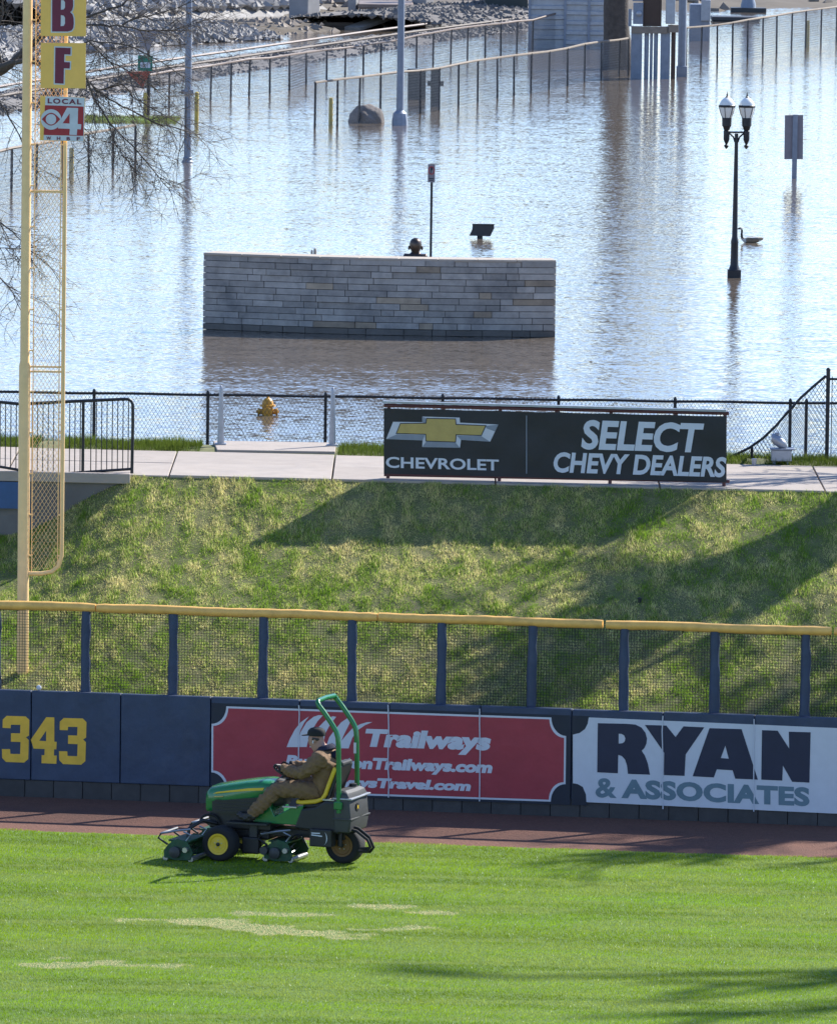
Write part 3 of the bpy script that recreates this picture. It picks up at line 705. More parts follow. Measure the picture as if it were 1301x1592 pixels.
fprint('figure_four', M['silver_print'], [(z3([(492, 1106), (607, 1110), (602, 1275), (640, 1278), (635, 1330), (598, 1328), (592, 1390), (517, 1385), (520, 1325), (400, 1320), (408, 1262)]), [z3([(520, 1165), (518, 1270), (446, 1267)])])], 0.084, st)
fprint('eye_disc', M['silver_print'], [z3(circ(328, 1228, 106))], 0.087, st)
lens = [(232 + 190 * i / 12, 1225 - 66 * math.sin(math.pi * i / 12)) for i in range(13)] + [(422 - 190 * i / 12, 1225 + 66 * math.sin(math.pi * i / 12)) for i in range(1, 12)]
fprint('eye_lens', M['tv_red'], [z3(lens)], 0.090, st); fprint('eye_iris', M['silver_print'], [z3(circ(327, 1226, 54))], 0.093, st)
mb = MB(); text_flat(mb, 'LOCAL', z3([(293, 1008), (640, 1020), (640, 1074), (293, 1062)]), lambda p: onF(p, 0.084), 0.03, 0, 1.25)
mb.build('lettering', M['maroon'], st)
for ch, x0_, y0_ in (('W', 280, 1403), ('H', 387, 1405), ('B', 488, 1408), ('F', 592, 1410)):
    mb = MB(); text_flat(mb, ch, z3([(x0_, y0_), (x0_ + (48 if ch == 'W' else 36), y0_ + 1), (x0_ + (48 if ch == 'W' else 36), y0_ + 36), (x0_, y0_ + 35)]), lambda p: onF(p, 0.084), 0.03); mb.build('letter', M['maroon'], st)

# ================================================================ black railing on the ramp
ry = y_crest(-5) - 0.02
def onR(u, v): return onY(u, v, ry)
rl = empty('ramp_railing', onR(206, 735), label='black steel railing with upright bars on the ramp wall', cat='railing')
mb = MB(); pc = onR(204, 737); tl = [onR(-60, 616), onR(0, 625), onR(32, 628), onR(110, 624), onR(190, 620.5), onR(199, 620.5), onR(204, 623), onR(206.5, 629), onR(206.5, 660), onR(205, 736)]
mb.tube(tl, 0.024, 10); mb.build('top_rail', M['black_metal'], rl, smooth=60)
bl_ = [onR(-60, 716), onR(0, 725.5), onR(32, 731), onR(60, 735), onR(100, 736), onR(205, 729)]
mb = MB(); mb.tube(bl_, 0.020, 8); mb.build('bottom_rail', M['black_metal'], rl, smooth=60)
def vinterp(line_u, u): 
    return float(np.interp(u, [p[0] for p in line_u], [p[1] for p in line_u]))
tu = [(-60, 616), (0, 625), (32, 628), (110, 624), (206, 620)]; bu = [(-60, 716), (0, 725.5), (32, 731), (60, 735), (100, 736), (205, 729)]
u = -50.0; k = 0
while u < 202:
    if abs(u - 128.6) > 4:
        A = onR(u, vinterp(bu, u)); B = onR(u + 1.2, vinterp(tu, u)); mb = MB(); mb.tube([(A.x, A.y, A.z), (A.x, A.y, B.z)], 0.008, 6); mb.build('baluster', M['black_metal'], rl)
    u += 8.3
for u in (-55, 128.6):
    A = onR(u, vinterp(bu, u) + 4); B = onR(u, vinterp(tu, u)); mb = MB(); mb.box((A.x, A.y, (A.z + B.z) / 2), (0.042, 0.042, B.z - A.z)); mb.build('post', M['black_metal'], rl)

# ================================================================ black chain-link fence at the water
fA = P(0, 688, ZW); fy0 = P(330, 692, ZW).y
def nfy(x): return fy0 + 0.0 * x - 0.010 * x
ftz = onY(330, 614, fy0).z
cf = empty('chain_link_fence', (0, nfy(0), ZW - 0.4), label='black chain-link fence standing in the water edge behind the river walk', cat='fence')
for u in (-150, 146, 323, 506, 688, 868, 1049, 1228, 1253, 1420):
    x = onY(u, 640, fy0).x; mb = MB(); mb.tube([(x, nfy(x), ZW - 0.7), (x, nfy(x), ftz + 0.03)], 0.026, 10); mb.lathe([(0.028, 0), (0.028, 0.02), (0.012, 0.05)], (x, nfy(x), ftz + 0.02), 8); mb.build('post', M['black_metal'], cf, smooth=50)
mb = MB(); pts = []
for i in range(60):
    x = -8.5 + 17 * i / 59; pts.append((x, nfy(x), ftz + 0.004 * math.sin(i)))
mb.tube(pts, 0.020, 8); mb.build('top_rail', M['black_metal'], cf, smooth=60)
mb = MB(); chainlink(mb, (-8.2, nfy(-8.2) - 0.03), (8.2, nfy(8.2) - 0.03), ZW - 0.15, ftz + 0.03, 0.060, 0.0026); tag(mb.build('wire_mesh', M['black_wire'], cf), kind='stuff')
mb = MB()
for i in range(280): x = -8.2 + 16.4 * i / 280; mb.tube([(x, nfy(x) - 0.03, ftz), (x + 0.01, nfy(x) - 0.03, ftz + 0.035)], 0.004, 3)
tag(mb.build('wire_knuckles', M['black_wire'], cf), kind='stuff')

# sloped end panel and tall post at the right
pb = P(1285, 716, ZP); gy = pb.y
def onG(u, v): return onY(u, v, gy)
sfn = empty('sloped_fence', pb, label='sloped chain-link end panel with a tall black post on the river walk', cat='fence')
mb = MB(); top = onG(1285, 575); mb.tube([(pb.x, gy, ZP - 0.1), (pb.x, gy, top.z)], 0.030, 12); mb.lathe([(0.034, 0), (0.034, 0.02), (0.015, 0.045)], (pb.x, gy, top.z - 0.01), 10); mb.build('post', M['black_metal'], sfn, smooth=50)
curve = [(1128, 713), (1145, 706), (1165, 696), (1185, 682), (1205, 663), (1225, 640), (1245, 618), (1265, 600), (1284, 584)]
mb = MB(); mb.tube([onG(*c) for c in curve], 0.020, 8); mb.build('sloped_rail', M['black_metal'], sfn, smooth=60)
lx, rx = onG(1128, 713).x, pb.x
cz = [(onG(*c).x, onG(*c).z) for c in curve]
topf = lambda t: float(np.interp(lx + t * (rx - lx), [c[0] for c in cz], [c[1] for c in cz])) + 0.03
mb = MB(); chainlink(mb, (lx, gy - 0.03), (rx, gy - 0.03), ZP + 0.02, onG(1284, 584).z + 0.04, 0.060, 0.0042, topf); tag(mb.build('wire_mesh', M['black_wire'], sfn), kind='stuff')
for u in (1169,):
    c = onG(u, 690); mb = MB(); mb.tube([(c.x, gy, ZP - 0.1), (c.x, gy, topf((c.x - lx) / (rx - lx)) - 0.03)], 0.022, 8); mb.build('short_post', M['black_metal'], sfn)
e = onG(1420, 590); mb = MB(); mb.tube([(pb.x, gy, onG(1286, 589).z), (e.x, gy, onG(1286, 589).z)], 0.018, 8); mb.build('side_rail', M['black_metal'], sfn)
mb = MB(); mb.tube([(pb.x + 0.06, gy, ZP), (pb.x + 0.06, gy, onG(1286, 585).z)], 0.007, 6); mb.build('tension_bar', M['black_metal'], sfn)
mb = MB(); chainlink(mb, (pb.x + 0.05, gy - 0.02), (e.x, gy - 0.02), ZP + 0.02, onG(1286, 589).z, 0.060, 0.0030); tag(mb.build('wire_mesh', M['black_wire'], sfn), kind='stuff')

# two tapered steel stakes on the landing
for (u, vb, vt), lab in (((343, 691, 599), 'pale tapered steel stake on the landing, nearer the black ramp railing'), ((516.5, 693, 602), 'pale tapered steel stake on the landing, nearer the black car banner')):
    c = P(u, vb, ZP + 0.03); h = onY(u, vt, c.y).z - c.z
    st_ = empty('steel_stake', c, label=lab, cat='stake', group='stakes on the landing')
    mb = MB(); sec = []
    for zz, w, d in ((0, 0.055, 0.045), (h * 0.5, 0.043, 0.036), (h * 0.93, 0.032, 0.028), (h * 0.985, 0.022, 0.018), (h, 0.008, 0.007)):
        sec.append([Vector((c.x + w * math.cos(a), c.y + d * math.sin(a), c.z + zz)) for a in [math.pi * 2 * (i + .5) / 8 for i in range(8)]])
    mb.loft(sec); mb.build('blade', M['galv'], st_, smooth=30)
    mb = MB(); mb.box((c.x, c.y, c.z + 0.012), (0.17, 0.15, 0.024)); mb.build('foot_plate', M['galv'], st_, bevel=0.004)
    mb = MB(); mb.bar((c.x + 0.02, c.y - 0.05, c.z + 0.02), (c.x + 0.012, c.y - 0.034, c.z + h * 0.9), 0.010, 0.016); mb.build('rib', M['galv'], st_)

# ================================================================ black car banner on a maroon frame
bp0 = P(603, 746, ZP - 0.02); bp1 = P(1126, 758, ZP - 0.02); bnr = Vector((-(bp1.y - bp0.y), bp1.x - bp0.x, 0)).normalized()
def onB(p, pr=0.0): return onplane(p[0], p[1], bp0, bnr) - bnr * pr
bn = empty('banner_frame', (bp0 + bp1) / 2, label='black car dealer banner laced to a maroon pipe frame on the bank top', cat='banner')
for u, vt, vb in ((603, 632, 748), (688.5, 634, 700), (776, 636, 752), (864, 639, 700), (948, 641, 758), (1050, 643, 700), (1125, 643, 764)):
    A = onB((u, vb)); B = onB((u, vt)); mb = MB(); mb.tube([(A.x, A.y, A.z - (0.15 if vb > 710 else 0)), (A.x, A.y, B.z)], 0.026, 8); mb.build('upright', M['frame_red'], bn, smooth=50)
mb = MB(); mb.tube([onB((597, 630)), onB((1133, 642.5))], 0.026, 8); mb.build('top_tube', M['frame_red'], bn, smooth=50)
mb = MB(); A, B = onB((595, 624.5)), onB((1129, 638.5)); mb.bar(A, B, 0.09, 0.03); mb.build('cap_strip', M['galv'], bn)
mb = MB(); mb.tube([onB((597, 738)), onB((1134, 748.5))], 0.022, 8); mb.build('bottom_tube', M['frame_red'], bn, smooth=50)
# cloth: slightly sagging sheet
mb = MB(); nxs, nzs = 60, 14; g = []
for k in range(2):
    for j in range(nzs + 1):
        for i in range(nxs + 1):
            a = i / nxs; b = j / nzs; tlp = Vector((597, 634)).lerp(Vector((1129.5, 646.5)), a); blp = Vector((597, 736)).lerp(Vector((1129.5, 749.5)), a)
            tlp.y += 0.7 * abs(math.sin(a * math.pi * 6)); q = tlp.lerp(blp, b)
            wr = 0.004 * math.sin(a * 40 + b * 5) * math.sin(b * 3.1) + 0.003 * math.sin(a * 17 - b * 9)
            g.append(onB((q.x, q.y), 0.035 + wr - k * 0.004))
n1 = (nxs + 1) * (nzs + 1); fs = []
for j in range(nzs):
    for i in range(nxs):
        q = j * (nxs + 1) + i; fs.append((q, q + 1, q + nxs + 2, q + nxs + 1)); fs.append((n1 + q, n1 + q + nxs + 1, n1 + q + nxs + 2, n1 + q + 1))
mb.add(g, fs); cloth = mb.build('banner_cloth', M['black_banner'], bn, smooth=60)
B3 = lambda pr: (lambda p: onB(p, pr))
z5 = zoomed(590, 610, 4.646)
outer = [(100, 210), (310, 213), (313, 172), (580, 180), (583, 216), (860, 230), (800, 354), (590, 341), (583, 398), (310, 393), (313, 345), (50, 335)]
gold = [(155, 225), (340, 223), (345, 188), (548, 192), (552, 232), (765, 240), (735, 305), (552, 300), (548, 353), (340, 346), (338, 297), (128, 291)]
mb = MB(); mb.flat(z5(outer), (), B3(0.044)); mb.build('emblem_bevel', M['silver_print'], cloth)
mb = MB()
for s in ([(50, 335), (128, 300), (330, 305), (313, 345)], [(310, 172), (345, 188), (340, 223), (310, 213)], [(590, 341), (560, 310), (735, 312), (800, 354)], [(765, 240), (860, 230), (835, 280), (775, 258)], [(310, 393), (340, 352), (548, 358), (583, 398)]): mb.flat(z5(s), (), B3(0.046))
mb.build('emblem_shade', M['grey_print'], cloth)
mb = MB(); mb.flat(polyoff(z5(gold), 1.3), (), B3(0.048)); mb.build('emblem_rim', M['navy_dark'], cloth)
mb = MB(); mb.flat(z5(gold), (), B3(0.050)); mb.build('emblem_cross', M['gold_print'], cloth)
z7 = zoomed(850, 610, 4.337)
mb = MB()
text_flat(mb, 'CHEVROLET', z5([(48, 462), (863, 483), (863, 564), (48, 542)]), B3(0.046), 0.022, 0.0); mb.build('lettering', M['white_print'], cloth); mb = MB()
text_flat(mb, 'SELECT', z7([(233, 181), (1062, 206), (1055, 407), (233, 383)]), B3(0.046), 0.034, 0.14)
mb.build('lettering', M['white_print'], cloth); mb = MB()
text_flat(mb, 'CHEVY DEALERS', z7([(47, 399), (1212, 434), (1208, 572), (47, 538)]), B3(0.046), 0.034, 0.14)
mb.build('lettering', M['white_print'], cloth)
mb = MB(); mb.flat(z5([(1060, 165), (1066, 165), (1066, 585), (1060, 585)]), (), B3(0.043)); mb.build('seam', M['grey_print'], cloth)

# ================================================================ floodlight by the sloped fence
c = P(1212, 721, ZP)
fl = empty('floodlight', c, label='small grey floodlight box with a swivel head on the river walk', cat='floodlight')
mb = MB(); mb.box((c.x + 0.02, c.y, c.z + 0.13), (0.30, 0.24, 0.17)); mb.build('box', M['galv'], fl, bevel=0.012)
mb = MB(); mb.box((c.x + 0.03, c.y, c.z + 0.225), (0.36, 0.28, 0.018)); mb.build('lid', M['grey_steel'], fl, bevel=0.004)
for s in (-1, 1):
    mb = MB(); mb.box((c.x + 0.02 + s * 0.10, c.y, c.z + 0.02), (0.05, 0.18, 0.05)); mb.build('foot', M['grey_steel'], fl)
mb = MB(); sec = []
for t, r in ((-0.10, 0.055), (-0.06, 0.085), (0.03, 0.092), (0.10, 0.07), (0.13, 0.04)):
    sec.append([Vector((c.x - 0.03 + t, c.y + r * math.cos(a), c.z + 0.335 - t * 0.5 + r * math.sin(a))) for a in [2 * math.pi * i / 14 for i in range(14)]])
mb.loft(sec); mb.build('lamp_head', M['galv'], fl, smooth=40)
mb = MB(); mb.box((c.x - 0.05, c.y, c.z + 0.44), (0.06, 0.07, 0.05)); mb.build('knob', M['grey_steel'], fl, bevel=0.01)
c2 = P(1172, 724, ZP); mb = MB(); mb.lathe([(0.028, 0), (0.040, 0.10), (0.040, 0.105), (0.0, 0.105)], c2, 12); tag(mb.build('paper_cup', M['galv'], org=c2, smooth=40), 'small pale cup left on the walk beside the floodlight', 'cup')

# ================================================================ yellow hydrant in the water
c = P(416, 645, ZW); hyd = empty('fire_hydrant', c, label='yellow fire hydrant standing in the flood water behind the fence', cat='hydrant')
mb = MB(); mb.lathe([(0.088, -0.5), (0.088, 0.135), (0.128, 0.14), (0.128, 0.165), (0.092, 0.17), (0.090, 0.205), (0.078, 0.235), (0.052, 0.262), (0.028, 0.275), (0.026, 0.278)], c, 20); mb.build('barrel', M['hydrant'], hyd, smooth=35)
mb = MB(); mb.lathe([(0.024, 0.275), (0.022, 0.31), (0.0, 0.312)], c, 5); mb.build('operating_nut', M['hydrant'], hyd)
for s in (-1, 1):
    mb = MB(); mb.lathe([(0.045, 0.08), (0.045, 0.13), (0.058, 0.132), (0.058, 0.162), (0.02, 0.165), (0.02, 0.185)], (c.x, c.y, c.z + 0.055), 10, 'x') if s > 0 else mb.lathe([(0.045, -0.08), (0.045, -0.13), (0.058, -0.132), (0.058, -0.162), (0.02, -0.165), (0.02, -0.185)], (c.x, c.y, c.z + 0.055), 10, 'x')
    mb.build('nozzle_cap', M['hydrant'], hyd, smooth=35)
mb = MB(); mb.lathe([(0.06, -0.09), (0.06, -0.14), (0.075, -0.142), (0.075, -0.175), (0.025, -0.178), (0.025, -0.2)], (c.x, c.y, c.z + 0.06), 12, 'y'); mb.build('pumper_cap', M['hydrant'], hyd, smooth=35)
# thin reed bending over the water by the stake
q = P(348, 690, ZW); mb = MB(); mb.tube([onY(u_, v_, q.y + .5) for u_, v_ in ((345, 694), (349, 650), (356, 653), (368, 660), (377, 670), (383, 684))], 0.004, 4); tag(mb.build('dry_reed', M['twig'], org=q), 'thin dry reed bending over the water beside a steel stake', 'reed')
# ================================================================ things standing in the flood
# curved stone wall
w0, w1, w2 = P(315, 511.5, ZW), P(600, 521, ZW), P(863, 524, ZW)
ss = (w1.x - w0.x) / (w2.x - w0.x)
def warc(t):                                        # plan curve through the three waterline points
    x = w0.x + (w2.x - w0.x) * t
    l = lambda a, b, c_: None
    y = w0.y * (t - ss) * (t - 1) / ((0 - ss) * (0 - 1)) + w1.y * t * (t - 1) / (ss * (ss - 1)) + w2.y * t * (t - ss) / (1 * (1 - ss))
    return Vector((x, y, 0))
hL = onY(315, 396, w0.y).z - ZW
WL = (w2 - w0).length; NC = 12; CH = (hL + 0.02) / NC; TH = 0.55
sw = empty('stone_wall', (warc(.5).x, warc(.5).y, ZW - 0.4), label='low curved wall of grey limestone blocks standing in the flood', cat='wall')
def wdir(t): d = warc(min(1, t + 0.01)) - warc(max(0, t - 0.01)); return d.normalized()
mb = MB(); sec = []
for i in range(25):
    t = i / 24; p = warc(t); d = wdir(t); n_ = Vector((-d.y, d.x, 0)); e = 0.04
    if i == 0: p = p + d * e
    if i == 24: p = p - d * e
    sec.append([p + n_ * 0.06 + Vector((0, 0, ZW - 0.5)), p + n_ * (TH - 0.06) + Vector((0, 0, ZW - 0.5)), p + n_ * (TH - 0.06) + Vector((0, 0, ZW + hL - 0.02)), p + n_ * 0.06 + Vector((0, 0, ZW + hL - 0.02))])
mb.loft(sec); mb.build('core', M['mortar'], sw)
cube = MB(); cube.box((0, 0, 0), (1, 1, 1)); so = cube.build('stone', M['stone']); sme = so.data; bpy.data.objects.remove(so)
sme2 = sme.copy(); sme2.materials.clear(); sme2.materials.append(M['stone_tan'])
rs_ = random.Random(17)
sme3 = sme.copy(); sme3.materials.clear(); sme3.materials.append(M['stone_wet'])
def stone(t0, t1, zc, hz, back=False, tan=False, wet=False):
    p0, p1 = warc(t0), warc(t1); m = (p0 + p1) / 2; d = (p1 - p0); L = d.length; d.normalize(); n_ = Vector((-d.y, d.x, 0))
    o = bpy.data.objects.new('stone', sme3 if wet else sme2 if tan else sme); col.objects.link(o); o.parent = sw
    off = 0.09 + rs_.uniform(-0.014, 0.012)
    c = m + n_ * (TH - off if back else off) + Vector((0, 0, zc)); o.location = c - ORG[sw]
    o.rotation_euler = (rs_.uniform(-0.01, 0.01), 0, math.atan2(d.y, d.x) + rs_.uniform(-0.006, 0.006))
    o.scale = (L - 0.010, 0.18, hz - 0.010)
    b = o.modifiers.new('bevel', 'BEVEL'); b.width = 0.006; b.segments = 1
for k in range(-1, NC):
    t = 0.0; zc = ZW + CH * (k + 0.5) + 0.0
    while t < 0.999:
        L = rs_.choice((0.26, 0.36, 0.48, 0.6, 0.75, 0.9)) * rs_.uniform(0.85, 1.1); t1 = t + L / WL
        if t1 > 0.965: t1 = 1.0
        stone(t, t1, zc, CH, tan=rs_.random() < 0.10, wet=k <= 0); t = t1
for k in range(-1, NC):                              # end faces
    for t in (0.0, 1.0):
        d = wdir(t); n_ = Vector((-d.y, d.x, 0)); p = warc(t) + n_ * (TH / 2 + 0.09) + d * (0.045 if t == 0 else -0.045)
        o = bpy.data.objects.new('stone', sme); col.objects.link(o); o.parent = sw; o.location = p + Vector((0, 0, ZW + CH * (k + 0.5))) - ORG[sw]
        o.rotation_euler = (0, 0, math.atan2(d.y, d.x)); o.scale = (0.12 + rs_.uniform(0, 0.03), TH - 0.2, CH - 0.01)
nc = 9
for i in range(nc):                                  # cap stones
    t0, t1 = i / nc, (i + 1) / nc; p0, p1 = warc(t0), warc(t1); d = (p1 - p0).normalized(); n_ = Vector((-d.y, d.x, 0)); mb = MB()
    a_, b_ = p0 + d * 0.004 - n_ * 0.012, p1 - d * 0.004 - n_ * 0.012
    mb.extrude([a_ + Vector((0, 0, ZW + hL)), b_ + Vector((0, 0, ZW + hL)), b_ + n_ * (TH + 0.02) + Vector((0, 0, ZW + hL)), a_ + n_ * (TH + 0.02) + Vector((0, 0, ZW + hL))], (0, 0, 0.045)); mb.build('cap_stone', M['stone_cap'], sw, bevel=0.008, seg=1)

# bronze figure behind the wall: head and shoulders show above the cap
sy_ = warc(0.6).y + TH + 0.42; hd = onY(646, 381, sy_)
stt = empty('bronze_statue', (hd.x, sy_, ZW - 0.3), label='bronze statue seen from behind, head and shoulders above the stone wall', cat='statue')
V = [(0, 0, -1.0), (0, 0, -0.62), (0, 0, -0.40), (0, 0.02, -0.16), (0.17, 0, -0.315), (-0.17, 0, -0.315), (0.25, 0, -0.48), (-0.25, 0, -0.48), (0.27, 0.05, -0.85), (-0.27, 0.05, -0.85)]
E = [(0, 1), (1, 2), (2, 3), (2, 4), (2, 5), (4, 6), (5, 7), (6, 8), (7, 9)]
me = skin_mesh(V, E, [(0.22, 0.16), (0.2, 0.15), (0.15, 0.12), 0.075, 0.10, 0.10, 0.085, 0.085, 0.07, 0.07], 2); me.materials.append(M['bronze'])
mesh_obj('body', me, stt, (0, 0, hd.z - (ZW - 0.3) + 0.085))
mb = MB(); secs = []
for z_, rx_, ry_ in ((-0.185, 0.062, 0.07), (-0.13, 0.066, 0.08), (-0.085, 0.088, 0.105), (-0.03, 0.108, 0.128), (0.03, 0.112, 0.135), (0.08, 0.10, 0.12), (0.115, 0.074, 0.09), (0.138, 0.03, 0.04)):
    secs.append([Vector((hd.x + rx_ * math.cos(a), sy_ + ry_ * math.sin(a), hd.z + z_)) for a in [2 * math.pi * i / 16 for i in range(16)]])
mb.loft(secs); hh = mb.build('head', M['bronze'], stt, smooth=70)
for s in (-1, 1):
    mb = MB(); mb.ball((hd.x + s * 0.118, sy_, hd.z - 0.045), (0.022, 0.028, 0.042), 8, 6); mb.build('ear', M['bronze'], hh, smooth=80)
# two small pale post tops behind the wall
for u, lab in ((484.5, 'small pale post top behind the stone wall, the slimmer one'), (489.5, 'small pale post top behind the stone wall, the wider one')):
    c = P(u, 412, ZW); zt_ = onY(u, 388 if u < 487 else 385.5, c.y).z; w = 0.022 if u < 487 else 0.032; mb = MB()
    mb.lathe([(w, ZW - 0.3), (w, zt_ - 0.05), (w * 0.9, zt_ - 0.02), (w * 0.4, zt_)], (c.x, c.y, 0), 10); tag(mb.build('marker_post', M['stone_cap'], org=(c.x, c.y, ZW - .3), smooth=40), lab, 'post', 'post tops behind the stone wall')

# no-parking sign
c = P(669.5, 399, ZW); yy = c.y; sg = empty('parking_sign', c, label='small no-parking sign on a thin post behind the stone wall', cat='sign')
zt_ = onY(670, 255, yy).z; mb = MB(); mb.box((c.x, yy, (ZW - 0.5 + zt_ - 0.05) / 2), (0.05, 0.03, zt_ - 0.05 - ZW + 0.5)); mb.build('post', M['black_metal'], sg)
q = [onY(u, v, yy - 0.03) for u, v in ((665.2, 254.5), (676.3, 254.7), (676, 283.3), (664.8, 283))]; mb = MB(); mb.extrude(q, (0, 0.008, 0)); pl = mb.build('sign_plate', M['sign_back'], sg)
f3 = lambda p: onY(p[0], p[1], yy - 0.036)
mb = MB(); mb.flat([(669.6, 259), (671.6, 259), (672.6, 261), (672.4, 263.5), (671, 264.8), (670.4, 264.8), (670.2, 270), (669.3, 270)], (), f3); mb.flat([(667, 276.4), (674.2, 276.6), (674.2, 278), (667, 277.8)], (), f3); mb.flat([(667.4, 279.4), (673.6, 279.6), (673.6, 280.6), (667.4, 280.4)], (), f3); mb.build('symbol', M['navy_dark'], pl)
mb = MB(); mb.flat(circ(670.7, 264.5, 4.9, 24, 1.35), [circ(670.7, 264.5, 3.7, 24, 1.35)], f3); mb.build('red_ring', M['sign_red'], pl)
# tilted information panel
c = P(746, 370, ZW); pn_ = empty('information_panel', c, label='dark tilted information panel poking out of the water', cat='panel')
mb = MB(); A = [onY(u, v, c.y + dy) for u, v, dy in ((734.5, 348, 0.02), (768, 348.3, 0.02), (768, 355, 0.02), (762, 367, 0.02), (729.5, 366, 0.02), (734, 356, 0.02))]; mb.extrude(A, (0, 0.05, 0)); mb.build('panel_board', M['ms_grey'], pn_)
mb = MB(); A = [onY(u, v, c.y + dy) for u, v, dy in ((734.2, 347.6, 0), (768.4, 348, 0), (768.4, 349.5, 0), (734.2, 349.1, 0))]; mb.extrude(A, (0, 0.07, 0)); mb.build('top_edge', M['black_metal'], pn_)
mb = MB(); mb.box((c.x, c.y + 0.12, ZW - 0.2), (0.12, 0.08, 0.5)); mb.build('leg', M['black_metal'], pn_)
# back of a tall sign
c = P(1234.5, 277, ZW); yy = c.y; bs = empty('tall_sign', c, label='grey back of an upright sign on a thick post, beyond the twin lamp', cat='sign')
q = [onY(u, v, yy + 0.05) for u, v in ((1220, 178.5), (1248.5, 178), (1248, 247), (1219, 247))]; mb = MB(); mb.extrude(q, (0, 0.012, 0)); mb.build('sign_plate', M['sign_back'], bs, bevel=0.003)
zt_ = onY(1234, 177.5, yy).z; mb = MB(); mb.box((c.x + 0.0, yy, (zt_ + ZW - 0.5) / 2), (0.12, 0.09, zt_ - ZW + 0.5)); mb.build('post', M['grey_steel'], bs, bevel=0.006)
# goose
c = P(1165, 377, ZW); gs = empty('goose', c, label='brown goose with a black neck swimming beside the twin lamp post', cat='goose')
V = [(0.0, 0, 0.03), (0.12, 0, 0.05), (0.24, 0, 0.075), (0.30, 0, 0.09), (-0.10, 0, 0.05), (-0.165, 0, 0.09), (-0.175, 0, 0.19), (-0.165, 0, 0.275), (-0.195, 0, 0.315), (-0.235, 0, 0.305), (-0.275, 0, 0.295)]
E = [(0, 1), (1, 2), (2, 3), (0, 4), (4, 5), (5, 6), (6, 7), (7, 8), (8, 9), (9, 10)]
Rg = [(0.085, 0.07), (0.08, 0.065), (0.05, 0.035), (0.02, 0.012), (0.06, 0.055), 0.035, 0.024, 0.024, 0.032, 0.022, 0.010]
me = skin_mesh(V, E, Rg, 2); [me.materials.append(M[k]) for k in ('goose_brown', 'goose_black', 'goose_white')]
for p in me.polygons:
    q = p.center; p.material_index = 1 if (q.x < -0.13 and q.z > 0.11) else (2 if (q.x > 0.2 and q.z < 0.07) or (q.x < -0.08 and q.z < 0.09) else 0)
    if -0.215 < q.x < -0.17 and 0.285 < q.z < 0.31: p.material_index = 2
mesh_obj('body', me, gs)
mb = MB(); mb.loft([[Vector((c.x + x_, c.y + sy * w, c.z + z_ + dz)) for sy, dz in ((-1, 0), (0, 0.012), (1, 0))] for x_, w, z_ in ((-0.06, 0.05, 0.115), (0.06, 0.075, 0.125), (0.2, 0.05, 0.115), (0.31, 0.01, 0.10))]); mb.build('folded_wings', M['goose_brown'], gs, smooth=60)

# twin lamp post
c = P(1141, 431, ZW); k = 1.0 / (12000 / c.y)
def lz(v): return onY(1141, v, c.y).z
lp = empty('twin_lamp_post', c, label='black twin-globe street lamp post standing in the flood', cat='street lamp')
mb = MB(); mb.lathe([(0.13, ZW - 0.5), (0.13, lz(422)), (0.115, lz(419)), (0.10, lz(415)), (0.085, lz(412)), (0.078, lz(400)), (0.075, lz(378)), (0.08, lz(376)), (0.07, lz(372)), (0.058, lz(368)), (0.052, lz(330)), (0.044, lz(270)), (0.037, lz(225)), (0.037, lz(207))], (c.x, c.y, 0), 16); mb.build('column', M['black_metal'], lp, smooth=30)
mb = MB(); mb.box((c.x, c.y, ZW + 0.02), (0.27, 0.27, 0.28)); mb.build('base_block', M['black_metal'], lp, bevel=0.01)
za = lz(205); off = 0.5 * (1162 - 1131) * k
mb = MB(); mb.box((c.x, c.y, za), (2 * off + 0.12, 0.06, 0.035)); mb.build('cross_arm', M['black_metal'], lp, bevel=0.006)
for s in (-1, 1):
    mb = MB(); mb.tube([(c.x + s * 0.03, c.y, za - 0.2), (c.x + s * 0.06, c.y, za - 0.1), (c.x + s * 0.12, c.y, za - 0.045), (c.x + s * (off - 0.05), c.y, za - 0.02)], 0.018, 6); mb.build('bracket', M['black_metal'], lp, smooth=60)
    x = c.x + s * off; prof = lambda L: [(r, za + (205 - v) * k) for r, v in L]
    mb = MB(); mb.lathe(prof([(0.012, 231), (0.03, 229), (0.055, 226), (0.02, 224), (0.05, 219), (0.062, 216), (0.062, 203), (0.05, 202), (0.062, 201), (0.075, 197), (0.095, 195), (0.098, 184), (0.10, 182.5)]), (x, c.y, 0), 14); sk = mb.build('lamp_socket', M['black_metal'], lp, smooth=30)
    mb = MB(); mb.lathe(prof([(0.09, 182.5), (0.125, 176), (0.155, 168), (0.160, 165.5)]), (x, c.y, 0), 20); gl = mb.build('globe', M['glass'], lp, smooth=60)
    mb = MB(); mb.lathe(prof([(0.155, 163), (0.150, 160), (0.12, 156), (0.075, 152.5), (0.04, 151)]), (x, c.y, 0), 20); mb.build('globe_cap', M['glass'], gl, smooth=60)
    mb = MB(); mb.lathe(prof([(0.168, 166.2), (0.172, 165.5), (0.172, 163.5), (0.160, 162.6)]), (x, c.y, 0), 20); mb.build('band', M['black_metal'], gl, smooth=30)
    for j in range(6):
        an = math.pi * 2 * j / 6 + 0.2; mb = MB(); mb.tube([(x + r * math.cos(an), c.y + r * math.sin(an), za + (205 - v) * k) for r, v in ((0.095, 182.5), (0.13, 176), (0.16, 168), (0.166, 164))], 0.006, 4); mb.build('rib', M['black_metal'], gl)
    mb = MB(); mb.lathe(prof([(0.045, 151.2), (0.03, 150), (0.014, 148.5), (0.022, 147), (0.010, 145.5), (0.003, 141.5)]), (x, c.y, 0), 10); mb.build('finial', M['black_metal'], lp, smooth=40)

